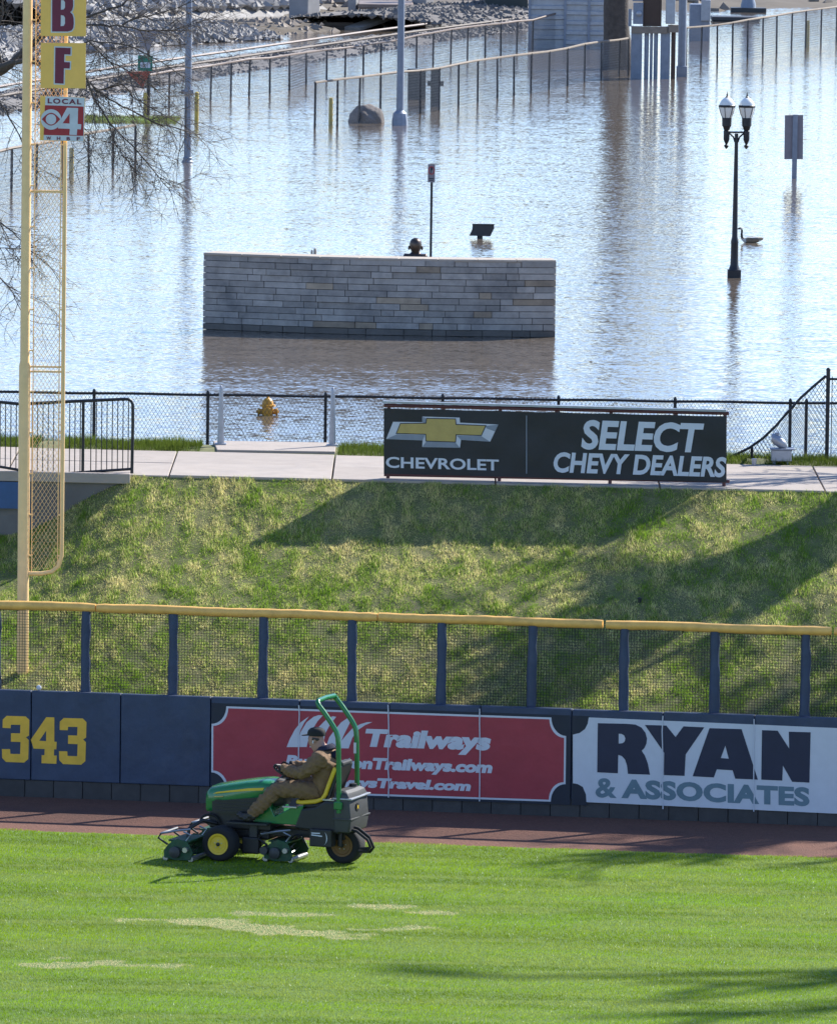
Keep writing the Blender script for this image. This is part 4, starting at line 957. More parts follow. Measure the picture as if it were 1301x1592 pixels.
# tall grey poles
def tall_pole(u, vb, r, lab, ribs=None):
    c = P(u, vb, ZW); o = empty('light_pole', c, label=lab, cat='pole', group='tall grey poles in the flood'); return c, o
c, o = tall_pole(621.5, 194, 0.08, 'tall grey light pole on a pale square footing beside the boulder')
mb = MB(); mb.lathe([(0.105, ZW), (0.10, ZW + 2), (0.075, ZW + 9)], (c.x, c.y, 0), 14); mb.build('shaft', M['grey_steel'], o, smooth=40)
mb = MB(); mb.lathe([(0.23, ZW - 0.4), (0.225, ZW + 0.12), (0.19, ZW + 0.33), (0.12, ZW + 0.40), (0.11, ZW + 0.42)], (c.x, c.y, 0), 10); mb.build('footing', M['grey_steel'], o, smooth=30)
c, o = tall_pole(291.5, 252, 0.08, 'tall grey light pole with a clamp box and loose cable')
mb = MB(); mb.lathe([(0.095, ZW), (0.085, ZW + 3), (0.07, ZW + 8)], (c.x, c.y, 0), 14); mb.build('shaft', M['grey_steel'], o, smooth=40)
mb = MB(); mb.lathe([(0.15, ZW - 0.3), (0.15, ZW + 0.02), (0.12, ZW + 0.06), (0.12, ZW + 0.12), (0.10, ZW + 0.14)], (c.x, c.y, 0), 10); mb.build('base_collar', M['grey_steel'], o, smooth=30)
zc = onY(292, 142, c.y).z; mb = MB(); mb.box((c.x - 0.02, c.y - 0.03, zc), (0.32, 0.2, 0.11)); mb.build('clamp_box', M['grey_steel'], o, bevel=0.01)
mb = MB(); mb.tube([onY(u, v, c.y - 0.1) for u, v in ((289, 150), (288.5, 190), (289, 210), (284, 225), (277.5, 238), (276.5, 253))], 0.012, 5); mb.build('cable', M['black_metal'], o)

# chain-link fences across the flood
def far_fence(name, lab, posts, rail, r=0.035, mesh=True, grp=None, wire=0.0035, sp=0.10):
    bx_ = [P(u, vb, ZW) for u, vt, vb in posts]; o = empty(name, bx_[len(bx_) // 2], label=lab, cat='fence', group=grp)
    tops = []
    for (u, vt, vb), b in zip(posts, bx_):
        t = onY(u, vt, b.y); tops.append(t); lean = rnd.uniform(-0.03, 0.03); mb = MB(); mb.tube([(b.x + lean, b.y, ZW - 0.5), (b.x, b.y, t.z)], r, 6); mb.build('post', M['black_metal'], o)
    mb = MB(); mb.tube([(t.x, t.y - 0.02, t.z + rnd.uniform(-0.01, 0.02)) for t in tops], r * 1.05, 6); mb.build('top_rail', rail, o, smooth=60)
    if mesh:
        mb = MB()
        for i in range(len(bx_) - 1):
            zt_ = (tops[i].z + tops[i + 1].z) / 2; chainlink(mb, (bx_[i].x, bx_[i].y - 0.03), (bx_[i + 1].x, bx_[i + 1].y - 0.03), ZW - 0.1, zt_, sp, wire)
        tag(mb.build('wire_mesh', M['grey_wire'], o), kind='stuff')
    return o
fa = [(489.6, 128, 199.5), (524, 124, 196), (559, 120, 191), (591, 116, 186), (622, 112, 181), (652, 108.5, 176), (682, 105, 171), (712, 99, 165), (742, 94, 159), (772, 89.5, 152.5), (798, 85.5, 149), (825, 82, 145), (853, 79, 139), (881, 74, 133), (908, 67.5, 127), (934, 64.5, 123), (962, 61, 118.5), (976, 58.5, 117)]
far_fence('flooded_fence', 'flooded chain-link fence with a pale rail from the boulder to the meter rack', fa, M['timber'])
fb = [(1066, 43, 101), (1090, 41, 98.5), (1114, 38, 96.5), (1138, 34.5, 95), (1161, 30.5, 91), (1185, 27, 86), (1206.5, 23.5, 81.5), (1230.5, 19, 77.5), (1252, 16, 74), (1276, 13, 69), (1300, 10, 65), (1324, 7, 61), (1348, 4, 57)]
far_fence('flooded_fence', 'flooded chain-link fence with a pale rail beyond the meter rack, by a slim yellow post', fb, M['timber'])
fc = [(232, 116, 174), (263, 110, 168.5), (297, 106, 162), (328, 101.5, 156), (359, 96.5, 151), (388, 92, 149), (419, 89.5, 145), (449, 85, 140), (475, 81, 131), (507.5, 77, 124), (536.6, 73.5, 120), (564.5, 69.5, 117.5), (591.7, 66, 115), (620, 61, 111), (647, 55, 106.5), (673, 50, 102), (701, 45, 96.5), (726.5, 41.5, 91.5), (753.5, 38, 87), (778, 35.5, 85), (803.5, 33, 81), (828, 30, 78), (870, 18, 74)]
far_fence('flooded_fence', 'long flooded chain-link fence with a rusty rail along the gravel railway bank', fc, M['rust'])
fd = [(-40, 245, 312), (18, 231, 298), (57, 223.5, 288), (97, 216, 279), (137, 207, 268), (176, 200, 262), (210, 194, 256)]
far_fence('flooded_fence', 'flooded chain-link fence with a pale rail under the bare drooping branches', fd, M['timber'])

# yellow bollards
for u, vt, vb, lab in ((514, 151, 192, 'slim yellow bollard in the flood beside the boulder'), (305.5, 142, 189, 'slim yellow bollard in the flood beside the pole with the clamp box'), (111, 229, 269, 'slim yellow bollard in the flood behind the foul pole wing'), (1255.5, 31, 69, 'slim yellow bollard behind the fence beyond the meter rack'), (226, 143, 178, 'slim yellow bollard below the orange and green signs')):
    c = P(u, vb, ZW); t = onY(u, vt, c.y).z; r = 0.058; mb = MB(); mb.lathe([(r, ZW - 0.5), (r, t - 0.05), (r * 0.85, t - 0.015), (r * 0.4, t)], (c.x, c.y, 0), 12); tag(mb.build('yellow_bollard', M['bollard'], org=(c.x, c.y, ZW - .5), smooth=40), lab, 'bollard', 'yellow bollards in the flood')
# boulder
c = P(572, 190, ZW); bm = bmesh.new(); bmesh.ops.create_icosphere(bm, subdivisions=4, radius=1.0)
for v in bm.verts:
    p = v.co; r = 1 + 0.05 * math.sin(p.x * 3.1 + p.y * 2) * math.cos(p.z * 2.7 + p.y * 3.3) + 0.06 * math.sin(p.x * 9 + p.z * 7) * math.cos(p.y * 8)
    v.co = Vector((p.x * 0.56 * r, p.y * 0.5 * r, (p.z * 0.53 * r)))
    if v.co.x > 0.36: v.co.x = 0.36 + (v.co.x - 0.36) * 0.5
me = bpy.data.meshes.new('boulder'); bm.to_mesh(me); bm.free(); me.shade_smooth(); me.materials.append(M['boulder']); o = bpy.data.objects.new('boulder', me); col.objects.link(o); o.location = (c.x, c.y, ZW - 0.02); tag(o, 'large rounded boulder half sunk in the flood by the fence corner', 'boulder')
# dark green cabinets
for (u0, u1, vt, vb), lab in (((633.5, 661.5, 109, 154), 'wide dark green utility cabinet in the flood behind the fence'), ((669, 684, 107.5, 165), 'narrow dark green utility cabinet with side handles in the flood')):
    a_ = P(u0, vb, ZW); b_ = P(u1, vb, ZW); zt_ = onY(u0, vt, a_.y).z; w = b_.x - a_.x; c = (a_ + b_) / 2
    o = empty('utility_cabinet', c, label=lab, cat='cabinet', group='utility cabinets')
    mb = MB(); mb.box((c.x, c.y + w / 2, (ZW - 0.3 + zt_) / 2), (w, w, zt_ - ZW + 0.3)); mb.build('housing', M['cab_green'], o, bevel=0.02)
    mb = MB(); mb.box((c.x, c.y + w / 2, zt_ + 0.015), (w * 1.08, w * 1.08, 0.05)); mb.build('lid', M['cab_green'], o, bevel=0.015)
    if u1 - u0 < 20:
        for s in (-1, 1): mb = MB(); mb.box((c.x + s * (w / 2 + 0.05), c.y + 0.1, ZW + (zt_ - ZW) * 0.62), (0.10, 0.1, 0.14)); mb.build('handle', M['cab_green'], o, bevel=0.02)
    else: mb = MB(); mb.box((c.x, c.y - 0.008, ZW + 0.42), (w * 0.86, 0.014, 0.7)); mb.build('door', M['cab_green'], o, bevel=0.004)
# ================================================================ far side of the flood
# meter rack on posts
c = P(1010, 121, ZW); ky = c.y; k = ky / 12000.0
def KX(u, v=60): return onY(u, v, ky).x
def KZ(v): return onY(1010, v, ky).z
mr_ = empty('meter_rack', c, label='electric meter boxes on a timber rack of thick posts standing in the flood', cat='utility rack')
for u0, u1, vt, m in ((981, 998, 40, 'grey_steel'), (1027, 1041.5, 40, 'grey_steel'), (1043.5, 1050, 42, 'brown_board')):
    x0, x1 = KX(u0), KX(u1); mb = MB(); mb.box(((x0 + x1) / 2, ky, (ZW - 0.5 + KZ(vt)) / 2), (x1 - x0, 0.3, KZ(vt) - ZW + 0.5)); mb.build('post', M[m], mr_, bevel=0.01)
for u, r in ((1005, 0.075), (1012.5, 0.05), (1019.5, 0.07)):
    mb = MB(); mb.tube([(KX(u), ky - 0.05, ZW - 0.5), (KX(u), ky - 0.05, KZ(44))], r, 10); mb.build('conduit', M['grey_steel'], mr_, smooth=60)
mb = MB(); mb.box((KX(1009), ky - 0.19, KZ(45.5)), (KX(1036) - KX(980), 0.1, 0.22)); mb.build('beam', M['timber'], mr_, bevel=0.008)
mb = MB(); mb.box((KX(1046), ky - 0.1, KZ(43)), (0.32, 0.4, 0.24)); mb.build('beam', M['timber'], mr_, bevel=0.008)
mb = MB(); mb.box((KX(1013), ky - 0.05, KZ(-5)), (KX(1029) - KX(1000), 0.08, (KZ(-50) - KZ(40)))); mb.build('backboard', M['brown_board'], mr_)
mb = MB(); mb.box((KX(991), ky - 0.16, KZ(20)), (KX(998.5) - KX(983), 0.16, KZ(4) - KZ(37))); bx1 = mb.build('meter_box', M['grey_steel'], mr_, bevel=0.015)
mb = MB(); mb.lathe([(0.09, 0), (0.09, -0.06), (0.05, -0.09)], (KX(992), ky - 0.24, KZ(20)), 14, 'y'); mb.build('meter_dial', M['galv'], bx1, smooth=40)
mb = MB(); mb.box((KX(990), ky - 0.14, KZ(-9)), (KX(999.5) - KX(983), 0.14, KZ(-18) - KZ(2))); mb.build('meter_box', M['grey_steel'], mr_, bevel=0.015)
mb = MB(); mb.box((KX(1041), ky - 0.2, KZ(13)), (KX(1048) - KX(1033.5), 0.3, KZ(-12) - KZ(33))); mb.build('switch_box', M['galv'], mr_, bevel=0.02)
mb = MB(); mb.box((KX(978.5), ky - 0.1, KZ(27)), (0.10, 0.12, KZ(10) - KZ(37))); mb.build('junction_box', M['grey_steel'], mr_, bevel=0.01)
c = P(1059.5, 118.5, ZW); o = empty('light_pole', c, label='grey pole on a square footing beside the meter rack', cat='pole', group='tall grey poles in the flood')
mb = MB(); mb.lathe([(0.135, ZW), (0.12, ZW + 9)], (c.x, c.y, 0), 14); mb.build('shaft', M['grey_steel'], o, smooth=50)
mb = MB(); mb.box((c.x, c.y, ZW), (0.34, 0.34, 0.68)); mb.build('footing', M['grey_steel'], o, bevel=0.02)
# transformer cabinet beyond
c = P(1085, 62, ZW); o = empty('transformer_box', c, label='pale grey transformer box beyond the meter rack pole', cat='box'); kk = c.y / 12000
a_ = onY(1072, 5, c.y); b_ = onY(1103, 40, c.y); mb = MB(); mb.box(((a_.x + b_.x) / 2, c.y, (ZW - 0.3 + a_.z) / 2), (b_.x - a_.x, 0.8, a_.z - ZW + 0.3)); mb.build('housing', M['grey_steel'], o, bevel=0.05)
mb = MB(); x1 = onY(1097, 15, c.y - .42); mb.box((x1.x, c.y - 0.45, onY(1097, 15, c.y).z), (0.34, 0.1, 0.75)); mb.build('door', M['galv'], o, bevel=0.02)
# old tree trunk beside the rack, its crown above the picture
def branch(mb, p, d, L, r, depth, rr, droop=0.0, n=5, seg=5, spread=0.6, minr=0.004, kids=(2, 4)):
    pts = [p.copy()]; rs = [r]; q = p.copy(); dd = d.copy()
    for i in range(seg):
        dd = (dd + Vector((rr.gauss(0, 0.11), rr.gauss(0, 0.11), rr.gauss(0, 0.09) - droop * (i + 1) / seg))).normalized(); q = q + dd * (L / seg)
        pts.append(q.copy()); rs.append(max(minr, r * (1 - 0.55 * (i + 1) / seg)))
    mb.tube(pts, rs, n, False)
    if depth <= 0: return
    for _ in range(rr.randint(*kids)):
        t = rr.uniform(0.35, 1.0); i = min(seg - 1, int(t * seg)); b = pts[i].lerp(pts[i + 1], t * seg - i if t * seg - i <= 1 else 1)
        a = Vector((rr.gauss(0, 1), rr.gauss(0, 1), rr.gauss(0, 0.8))); base = (pts[i + 1] - pts[i]).normalized()
        nd = (base + a.normalized() * spread * rr.uniform(0.6, 1.2)).normalized()
        branch(mb, b, nd, L * rr.uniform(0.5, 0.78), max(minr, rs[i] * rr.uniform(0.5, 0.7)), depth - 1, rr, droop, max(3, n - 1), max(3, seg - 1), spread, minr, kids)
def bare_tree(name, base, h, r, lab, seed, forks=5, fork_h=0.3, depth=4, lean=(0, 0), grp=None, spread=0.55, minr=0.012, kids=(3, 4)):
    rr = random.Random(seed); o = empty(name, base, label=lab, cat='tree', group=grp); b = Vector(base)
    mb = MB(); pts = []; rs = []
    for i in range(9):
        t = i / 8; pts.append(b + Vector((lean[0] * t + 0.15 * math.sin(t * 4 + seed), lean[1] * t + 0.1 * math.cos(t * 5), -0.4 + (h * fork_h + 0.4) * t))); rs.append(r * (1.35 if i == 0 else 1.12 if i == 1 else 1 - 0.25 * t))
    mb.tube(pts, rs, 12); mb.build('trunk', M['bark'], o, smooth=60)
    mb = MB(); top = pts[-1]
    for i in range(forks):
        an = 2 * math.pi * i / forks + rr.uniform(-0.4, 0.4); d = Vector((math.cos(an) * spread, math.sin(an) * spread, 1)).normalized()
        branch(mb, top - Vector((0, 0, rr.uniform(0, h * fork_h * 0.35))), d, h * (1 - fork_h) * rr.uniform(0.5, 0.62), r * rr.uniform(0.4, 0.6), depth, rr, -0.02, 6, 5, 0.6, minr, kids)
    mb.build('crown', M['twig'], o, smooth=60); return o
c = P(963, 107, ZW)
bare_tree('old_tree', (c.x, c.y, ZW), 14, 0.46, 'thick old tree trunk rising from the flood behind the meter rack', 3, 5, 0.42, 3)

# stack of ribbed metal panels
c0 = P(822, 73, ZW); c1 = P(953, 77, ZW); py = (c0.y + c1.y) / 2; xA, xB = c0.x, c1.x
pst = empty('metal_panel_wall', ((xA + xB) / 2, py, ZW), label='pale ribbed metal panel wall beside the old tree trunk', cat='wall')
zT = onY(880, -25, py).z
for i in range(2):
    xa_ = xA + (xB - xA) * (0.0 if i == 0 else 0.43); xb_ = xA + (xB - xA) * (0.42 if i == 0 else 1.0)
    dz = -0.22 if i == 0 else 0
    mb = MB(); mb.box(((xa_ + xb_) / 2, py, (ZW - 0.3 + zT) / 2), (xb_ - xa_, 0.06, zT - ZW + 0.3)); mb.build('panel', M['galv'], pst)
    v = -20.0
    while v < 64:
        zz = onY(880, v + (8 if i else 0), py).z; mb = MB(); mb.box(((xa_ + xb_) / 2, py - 0.06, zz), (xb_ - xa_ - 0.02, 0.08, 0.15)); mb.build('rib', M['galv'], pst, bevel=0.02); v += 15.5
for t in (0.0, 0.425, 0.71, 1.0):
    x = xA + (xB - xA) * t; mb = MB(); mb.box((x, py - 0.09, (ZW - 0.3 + zT) / 2), (0.09, 0.1, zT - ZW + 0.3)); mb.build('stud', M['grey_steel'], pst)

# concrete piers and blocks
def block_thing(name, u0, u1, vt, vb, dep, m, lab, cat, z=ZW, bev=0.03, grp=None):
    a_ = P(u0, vb, z); b_ = onY(u1, vb, a_.y); t = onY(u0, vt, a_.y).z; mb = MB(); cx = (a_.x + b_.x) / 2
    mb.box((cx, a_.y + dep / 2, (z - 0.5 + t) / 2), (b_.x - a_.x, dep, t - z + 0.5)); mb.box((cx, a_.y + dep / 2, t - 0.06), (b_.x - a_.x + 0.08, dep + 0.08, 0.16)); o = mb.build(name, m, org=(cx, a_.y, z - .5), bevel=bev); return tag(o, lab, cat, grp)
def pier(u0, u1, vt, vb, lab, rot):
    a_ = P((u0 + u1) / 2, vb, ZW); w = (u1 - u0) * a_.y / 12000 / 1.35; t = onY(u0, vt, a_.y).z
    o = empty('concrete_pier', (a_.x, a_.y + w / 2, ZW), rot, lab, 'pier', 'concrete piers', local=True)
    mb = MB(); mb.box((0, 0, (t - ZW) / 2 - 0.25), (w, w, t - ZW + 0.5)); mb.build('shaft', M['wallconc'], o, bevel=0.03)
    mb = MB(); mb.box((0, 0, t - ZW + 0.15), (w * 1.3, w * 1.3, 0.3)); mb.build('cap', M['wallconc'], o, bevel=0.03)
pier(449, 496, -90, 30, 'broad square concrete pier beyond the railway bank', R(-32))
pier(540, 558, -60, 25, 'slim concrete pier beyond the slanting planks', R(-20))
pier(640, 674, -60, 24, 'concrete pier beside the tall grey pole', R(-30))
block_thing('dark_tank', 753, 820, -40, 31, 3.0, M['cab_green'], 'dark steel block beside the ribbed metal panels', 'tank')
block_thing('sunk_barge', 558, 640, 6, 27, 4.0, M['rust'], 'low dark barge hull between the concrete piers', 'barge')
block_thing('floating_dock', 305, 450, 5, 14, 3.0, M['brown_board'], 'long low dark dock beyond the brown mud bar', 'dock')
block_thing('floating_dock', 480, 548, 34, 42, 1.2, M['rust'], 'short dark floating dock at the foot of the broad pier', 'dock')
block_thing('floating_dock', 1108, 1180, 26, 33, 1.5, M['ms_grey'], 'dark floating dock beyond the transformer box', 'dock')
block_thing('white_boat_hull', 655, 756, -6, 10, 3.0, M['timber'], 'pale timber raft beyond the rubble', 'raft')
# slanting planks
for (A_, B_, w), lab in ((((548, 44), (612, 22), 0.75), 'wide weathered plank slanting up out of the rubble'), (((600, 42), (646, 50), 0.4), 'narrow weathered plank lying on the rubble'), (((1102, 14), (1140, 28), 0.9), 'pale board slanting beside the transformer box'), (((1130, 26), (1245, 34), 0.25), 'long thin timber floating beyond the fence')):
    a_ = P(A_[0], A_[1], ZW + 0.05); b_ = onY(B_[0], B_[1], a_.y + (2 if w > 0.5 else 0.5)); mb = MB(); mb.bar(a_, b_, w, 0.12); tag(mb.build('loose_plank', M['timber'], org=a_), lab, 'plank', 'loose planks')
# grey post on a plate beyond the fence
c = P(1163, 18, ZW); o = empty('mooring_post', c, label='grey tapered mooring post on a dark base beyond the fence', cat='post'); mb = MB(); mb.lathe([(0.32, -0.2), (0.30, 0.3), (0.22, 0.6), (0.2, 3)], c, 12); mb.build('shaft', M['grey_steel'], o, smooth=40)
mb = MB(); mb.box(c + Vector((0, 0, 0.05)), (1.4, 0.9, 0.25)); mb.build('base', M['ms_grey'], o)

# gravel railway bank behind the long fence, with rails
def bankline(pts, name, m, w, h, lab, seed, rocks, rsize, rm, cat='bank'):
    ps = [P(u, v, ZW) for u, v in pts]; vs = []; fs = []; rr = np.random.default_rng(seed); N = 60; K = 9
    q = []
    for i in range(N):
        t = i / (N - 1) * (len(ps) - 1); j = min(int(t), len(ps) - 2); q.append(ps[j].lerp(ps[j + 1], t - j))
    for i in range(N):
        d = (q[min(i + 1, N - 1)] - q[max(i - 1, 0)]).normalized(); n_ = Vector((-d.y, d.x, 0))
        for k_ in range(K):
            s_ = k_ / (K - 1); z_ = h * math.sin(math.pi * s_) ** 0.6 - 0.25 + float(rr.normal(0, 0.05)); p = q[i] + n_ * (w * (s_ - 0.5)); vs.append((p.x, p.y, ZW + z_))
    for i in range(N - 1):
        for k_ in range(K - 1): a = i * K + k_; fs.append((a, a + 1, a + K + 1, a + K))
    mb = MB(); mb.add(vs, fs); o = mb.build(name, m, smooth=60); tag(o, lab, cat, kind='structure')
    mb = MB(); base = [(0, 0, 1), (0.9, 0, 0.1), (-0.5, 0.8, 0), (-0.5, -0.8, 0.1), (0.2, 0.1, -0.8)]; bf = [(0, 1, 2), (0, 2, 3), (0, 3, 1), (4, 2, 1), (4, 3, 2), (4, 1, 3)]
    for _ in range(rocks):
        i = int(rr.integers(0, N)); s_ = rr.uniform(0.05, 0.95); d = (q[min(i + 1, N - 1)] - q[max(i - 1, 0)]).normalized(); n_ = Vector((-d.y, d.x, 0)); p = q[i] + d * rr.uniform(-0.6, 0.6) + n_ * (w * (s_ - 0.5)); zz = ZW + h * math.sin(math.pi * s_) ** 0.6 - 0.25
        sz = rsize * rr.uniform(0.4, 1.4); a = rr.uniform(0, 6.28); ca, sa = math.cos(a), math.sin(a); rx = rr.uniform(0.6, 1.3, 5)
        mb.add([(p.x + (v[0] * ca - v[1] * sa) * sz * rx[j], p.y + (v[0] * sa + v[1] * ca) * sz * rx[j], zz + v[2] * sz * 0.7) for j, v in enumerate(base)], bf)
    tag(mb.build(name + '_stones', rm, smooth=0), lab.replace('bank', 'stones on the bank'), 'stones', kind='stuff')
    return q
q = bankline([(-120, 182), (60, 150), (230, 120), (420, 92), (620, 62), (770, 42), (900, 30)], 'gravel_bank', M['ballast'], 5.0, 0.36, 'low pale gravel railway bank crossing the flood', 4, 8000, 0.085, M['ballast'])
for off, nm, lab in ((-0.4, 'rail_bright', 'bright nearer rail on the gravel bank'), (1.1, 'rust', 'rusty farther rail on the gravel bank')):
    mb = MB(); pts = []
    for i, p in enumerate(q):
        d = (q[min(i + 1, 59)] - q[max(i - 1, 0)]).normalized(); n_ = Vector((-d.y, d.x, 0)); pp = p + n_ * off; pts.append((pp.x, pp.y, ZW + 0.30))
    mb.tube(pts, 0.042, 4, True); tag(mb.build('railway_rail', M[nm], org=(q[30].x, q[30].y, ZW)), lab, 'rail', 'railway rails')
bankline([(-150, 92), (40, 70), (180, 62), (300, 56)], 'rubble_bank', M['white_rock'], 8.0, 0.8, 'bright white rubble bank beyond the signs', 6, 5000, 0.17, M['white_rock'])
bankline([(-150, 35), (60, 22), (200, 16), (305, 12)], 'rubble_ridge', M['white_rock'], 14.0, 1.8, 'high white rubble ridge bank beyond the drooping branches', 7, 5000, 0.26, M['white_rock'])
bankline([(290, 52), (360, 47), (430, 43), (470, 44)], 'mud_bar', M['mud'], 7.0, 0.5, 'brown mud bar bank between the piers and the railway', 8, 300, 0.2, M['timber'])
bankline([(560, 46), (640, 40), (720, 33), (760, 26)], 'debris_bank', M['ballast'], 10.0, 0.8, 'grey debris bank around the slanting planks', 9, 1800, 0.16, M['ballast'])
bankline([(230, 14), (420, 10), (700, 6), (1000, 3), (1400, -4)], 'far_mud_bank', M['mud'], 16.0, 0.7, 'long flat brown bank at the far side of the flood', 10, 200, 0.4, M['timber'])
# grass islet under the branches
c = P(205, 186, ZW); mb = MB(); vs = []; fs = []
for i in range(24):
    for j in range(8):
        a = i / 23; s_ = j / 7; vs.append((c.x - 1.9 + 3.4 * a, c.y - 2.4 + 4.8 * s_, ZW - 0.12 + 0.17 * math.sin(math.pi * a) ** 0.7 * math.sin(math.pi * s_)))
for i in range(23):
    for j in range(7): k_ = i * 8 + j; fs.append((k_, k_ + 1, k_ + 9, k_ + 8))
mb.add(vs, fs); tag(mb.build('grass_islet', M['soil_green'], smooth=60), 'small green grass islet in the flood under the branches', 'islet', kind='structure')
n = 5000; gx_ = rng.uniform(-1.7, 1.3, n); gy_ = rng.uniform(-2, 2, n); kk = rng.uniform(0, 1, n)
blades('islet_grass_blades', c.x + gx_, c.y + gy_, np.full(n, ZW - 0.01), rng.uniform(0.04, 0.11, n), rng.uniform(0.01, 0.03, n), rng.normal(0, .3, n), rng.normal(0, .3, n).clip(-.7, .7), np.stack([0.13 + 0.06 * kk, 0.165 + 0.05 * kk, 0.06 + 0 * kk], 1), 'green grass tufts on the islet', 'grass')
# road signs seen through the branches
c = P(230, 178, ZW); yy = c.y; sg = empty('road_signs', c, label='post with a pale triangle, a green plate and an orange triangle, behind the branches', cat='sign')
mb = MB(); mb.tube([(c.x, yy, ZW - 0.5), (c.x, yy, onY(228, 50, yy).z)], 0.045, 8); mb.build('post', M['black_metal'], sg)
def splate(name, pts, m):
    mb = MB(); mb.extrude([onY(u, v, yy - 0.06) for u, v in pts], (0, 0.012, 0)); return mb.build(name, m, sg)
splate('triangle_back', [(210, 46), (246, 48), (229, 82)], M['sign_back']); sgp = splate('green_plate', [(214.5, 85.5), (237.5, 86), (237, 110), (214, 109.5)], M['sign_green'])
mb = MB(); mb.flat([(218, 96), (234, 96.3), (233.5, 105), (218, 104.5)], (), lambda p: onY(p[0], p[1], yy - 0.065)); mb.build('white_legend', M['white_print'], sgp)
ot = splate('orange_triangle', [(196, 111), (234, 110), (222, 136)], M['sign_orange'])

# ---------------------------------------------------------------- bare tree whose branches hang into the picture
ty = y_crest(-8) + 6.2
lt = empty('bare_tree', (onY(-190, 700, ty).x, ty, ZW), label='leafless tree with long drooping branches behind the foul pole', cat='tree')
rr = random.Random(23)
mb = MB(); tb = Vector((onY(-190, 700, ty).x, ty, ZW - 0.5)); fk = onY(-110, 175, ty)
mb.tube([tb, tb.lerp(fk, 0.4) + Vector((-0.1, 0, 0)), tb.lerp(fk, 0.75), fk], [0.36, 0.30, 0.24, 0.18], 12); mb.build('trunk', M['bark'], lt, smooth=60)
limbs = [  # photo polylines, distance offset, start and end thickness in pixels
 ([(-110, 175), (-40, 128), (5, 108), (28, 88), (45, 70), (70, 52), (105, 40)], 0.0, 17, 8),
 ([(-110, 178), (-40, 118), (10, 100), (40, 92), (60, 100)], -0.4, 15, 5),
 ([(40, 92), (75, 96), (110, 100), (135, 122), (150, 140), (190, 165), (240, 190), (280, 200)], -0.3, 5, 1.6),
 ([(135, 122), (145, 150), (170, 190), (205, 225), (235, 260), (262, 292)], -0.6, 4, 1.2),
 ([(150, 140), (190, 130), (215, 155), (250, 175), (300, 205)], 0.2, 3, 1.0),
 ([(105, 40), (140, 38), (180, 38), (230, 48), (270, 46), (318, 30)], 0.3, 4, 1.2),
 ([(105, 40), (150, 20), (190, 8), (215, -25)], 0.5, 4.5, 2),
 ([(190, 38), (210, 28), (240, 22), (290, 5), (330, -12)], 0.1, 3, 1.0),
 ([(60, 100), (90, 88), (140, 62), (200, 70), (250, 95), (285, 118)], -0.5, 4, 1.2),
 ([(60, 100), (75, 130), (95, 165), (125, 205), (140, 250)], -0.7, 3.2, 1.0),
 ([(45, 70), (50, 35), (40, 0), (55, -40)], 0.6, 4.5, 2.5),
 ([(5, 108), (-10, 60), (5, 20), (0, -40)], 0.9, 4, 2),
 ([(-40, 130), (0, 160), (30, 210), (45, 260)], -0.8, 4, 1.0),
 ([(-100, 190), (-50, 290), (0, 345), (35, 375), (48, 400)], -1.0, 4, 1.0),
 ([(-100, 200), (-60, 360), (-10, 420), (20, 455), (35, 490)], -1.2, 4, 1.0),
 ([(-60, 330), (0, 385), (40, 385)], -1.0, 2.5, 0.9),
 ([(170, 190), (180, 225), (200, 250), (205, 268)], -0.5, 2.2, 0.8),
 ([(135, 60), (170, 95), (200, 110), (225, 125), (262, 150)], -0.2, 2.6, 0.9),
]
mb = MB(); mt = MB()
def twig(p, d, L, r, depth):
    pts = [p.copy()]; q = p.copy(); dd = d.copy(); n = 4
    for i in range(n):
        dd = (dd + Vector((rr.gauss(0, 0.18), rr.gauss(0, 0.18), rr.gauss(0, 0.16) - 0.05))).normalized(); q = q + dd * L / n; pts.append(q.copy())
    mt.tube(pts, [r, r * 0.85, r * 0.7, r * 0.6, r * 0.45], 3, False)
    if depth > 0:
        for i in range(rr.randint(2, 4)):
            j = rr.randint(1, n); a = Vector((rr.gauss(0.15, 1), rr.gauss(0, 1), rr.gauss(-0.1, 0.9))).normalized(); twig(pts[j], (dd + a * 0.85).normalized(), L * rr.uniform(0.45, 0.8), r * 0.65, depth - 1)
for poly, dy, r0, r1 in limbs:
    pts = [onY(u, v, ty + dy) for u, v in poly]; fine = []
    for i in range(len(pts) - 1):
        for t in (0, 0.25, 0.5, 0.75): fine.append(pts[i].lerp(pts[i + 1], t) + Vector((rr.gauss(0, 0.009), rr.gauss(0, 0.015), rr.gauss(0, 0.009))) * (0 if t == 0 else 1))
    fine.append(pts[-1]); n = len(fine); kpx = ty / 12000
    rs = [kpx * (r0 + (r1 - r0) * (i / (n - 1)) ** 0.8) / 2 * 1.05 for i in range(n)]
    mb.tube(fine, rs, 7, False)
    for i in range(1, n):
        for _ in range(2 if r0 < 10 else 1):
            if rr.random() < 0.85:
                d = (fine[i] - fine[i - 1]).normalized(); a = Vector((rr.gauss(0.2, 1), rr.gauss(0, 1), rr.gauss(-0.15, 0.9))).normalized()
                twig(fine[i], (d * 0.8 + a).normalized(), rr.uniform(0.30, 0.76), 0.0068, 2)
    twig(fine[-1], (fine[-1] - fine[-2]).normalized(), 0.53, 0.0055, 2)
mb.build('limbs', M['bark'], lt, smooth=60); tag(mt.build('twigs', M['twig'], lt), kind='stuff')

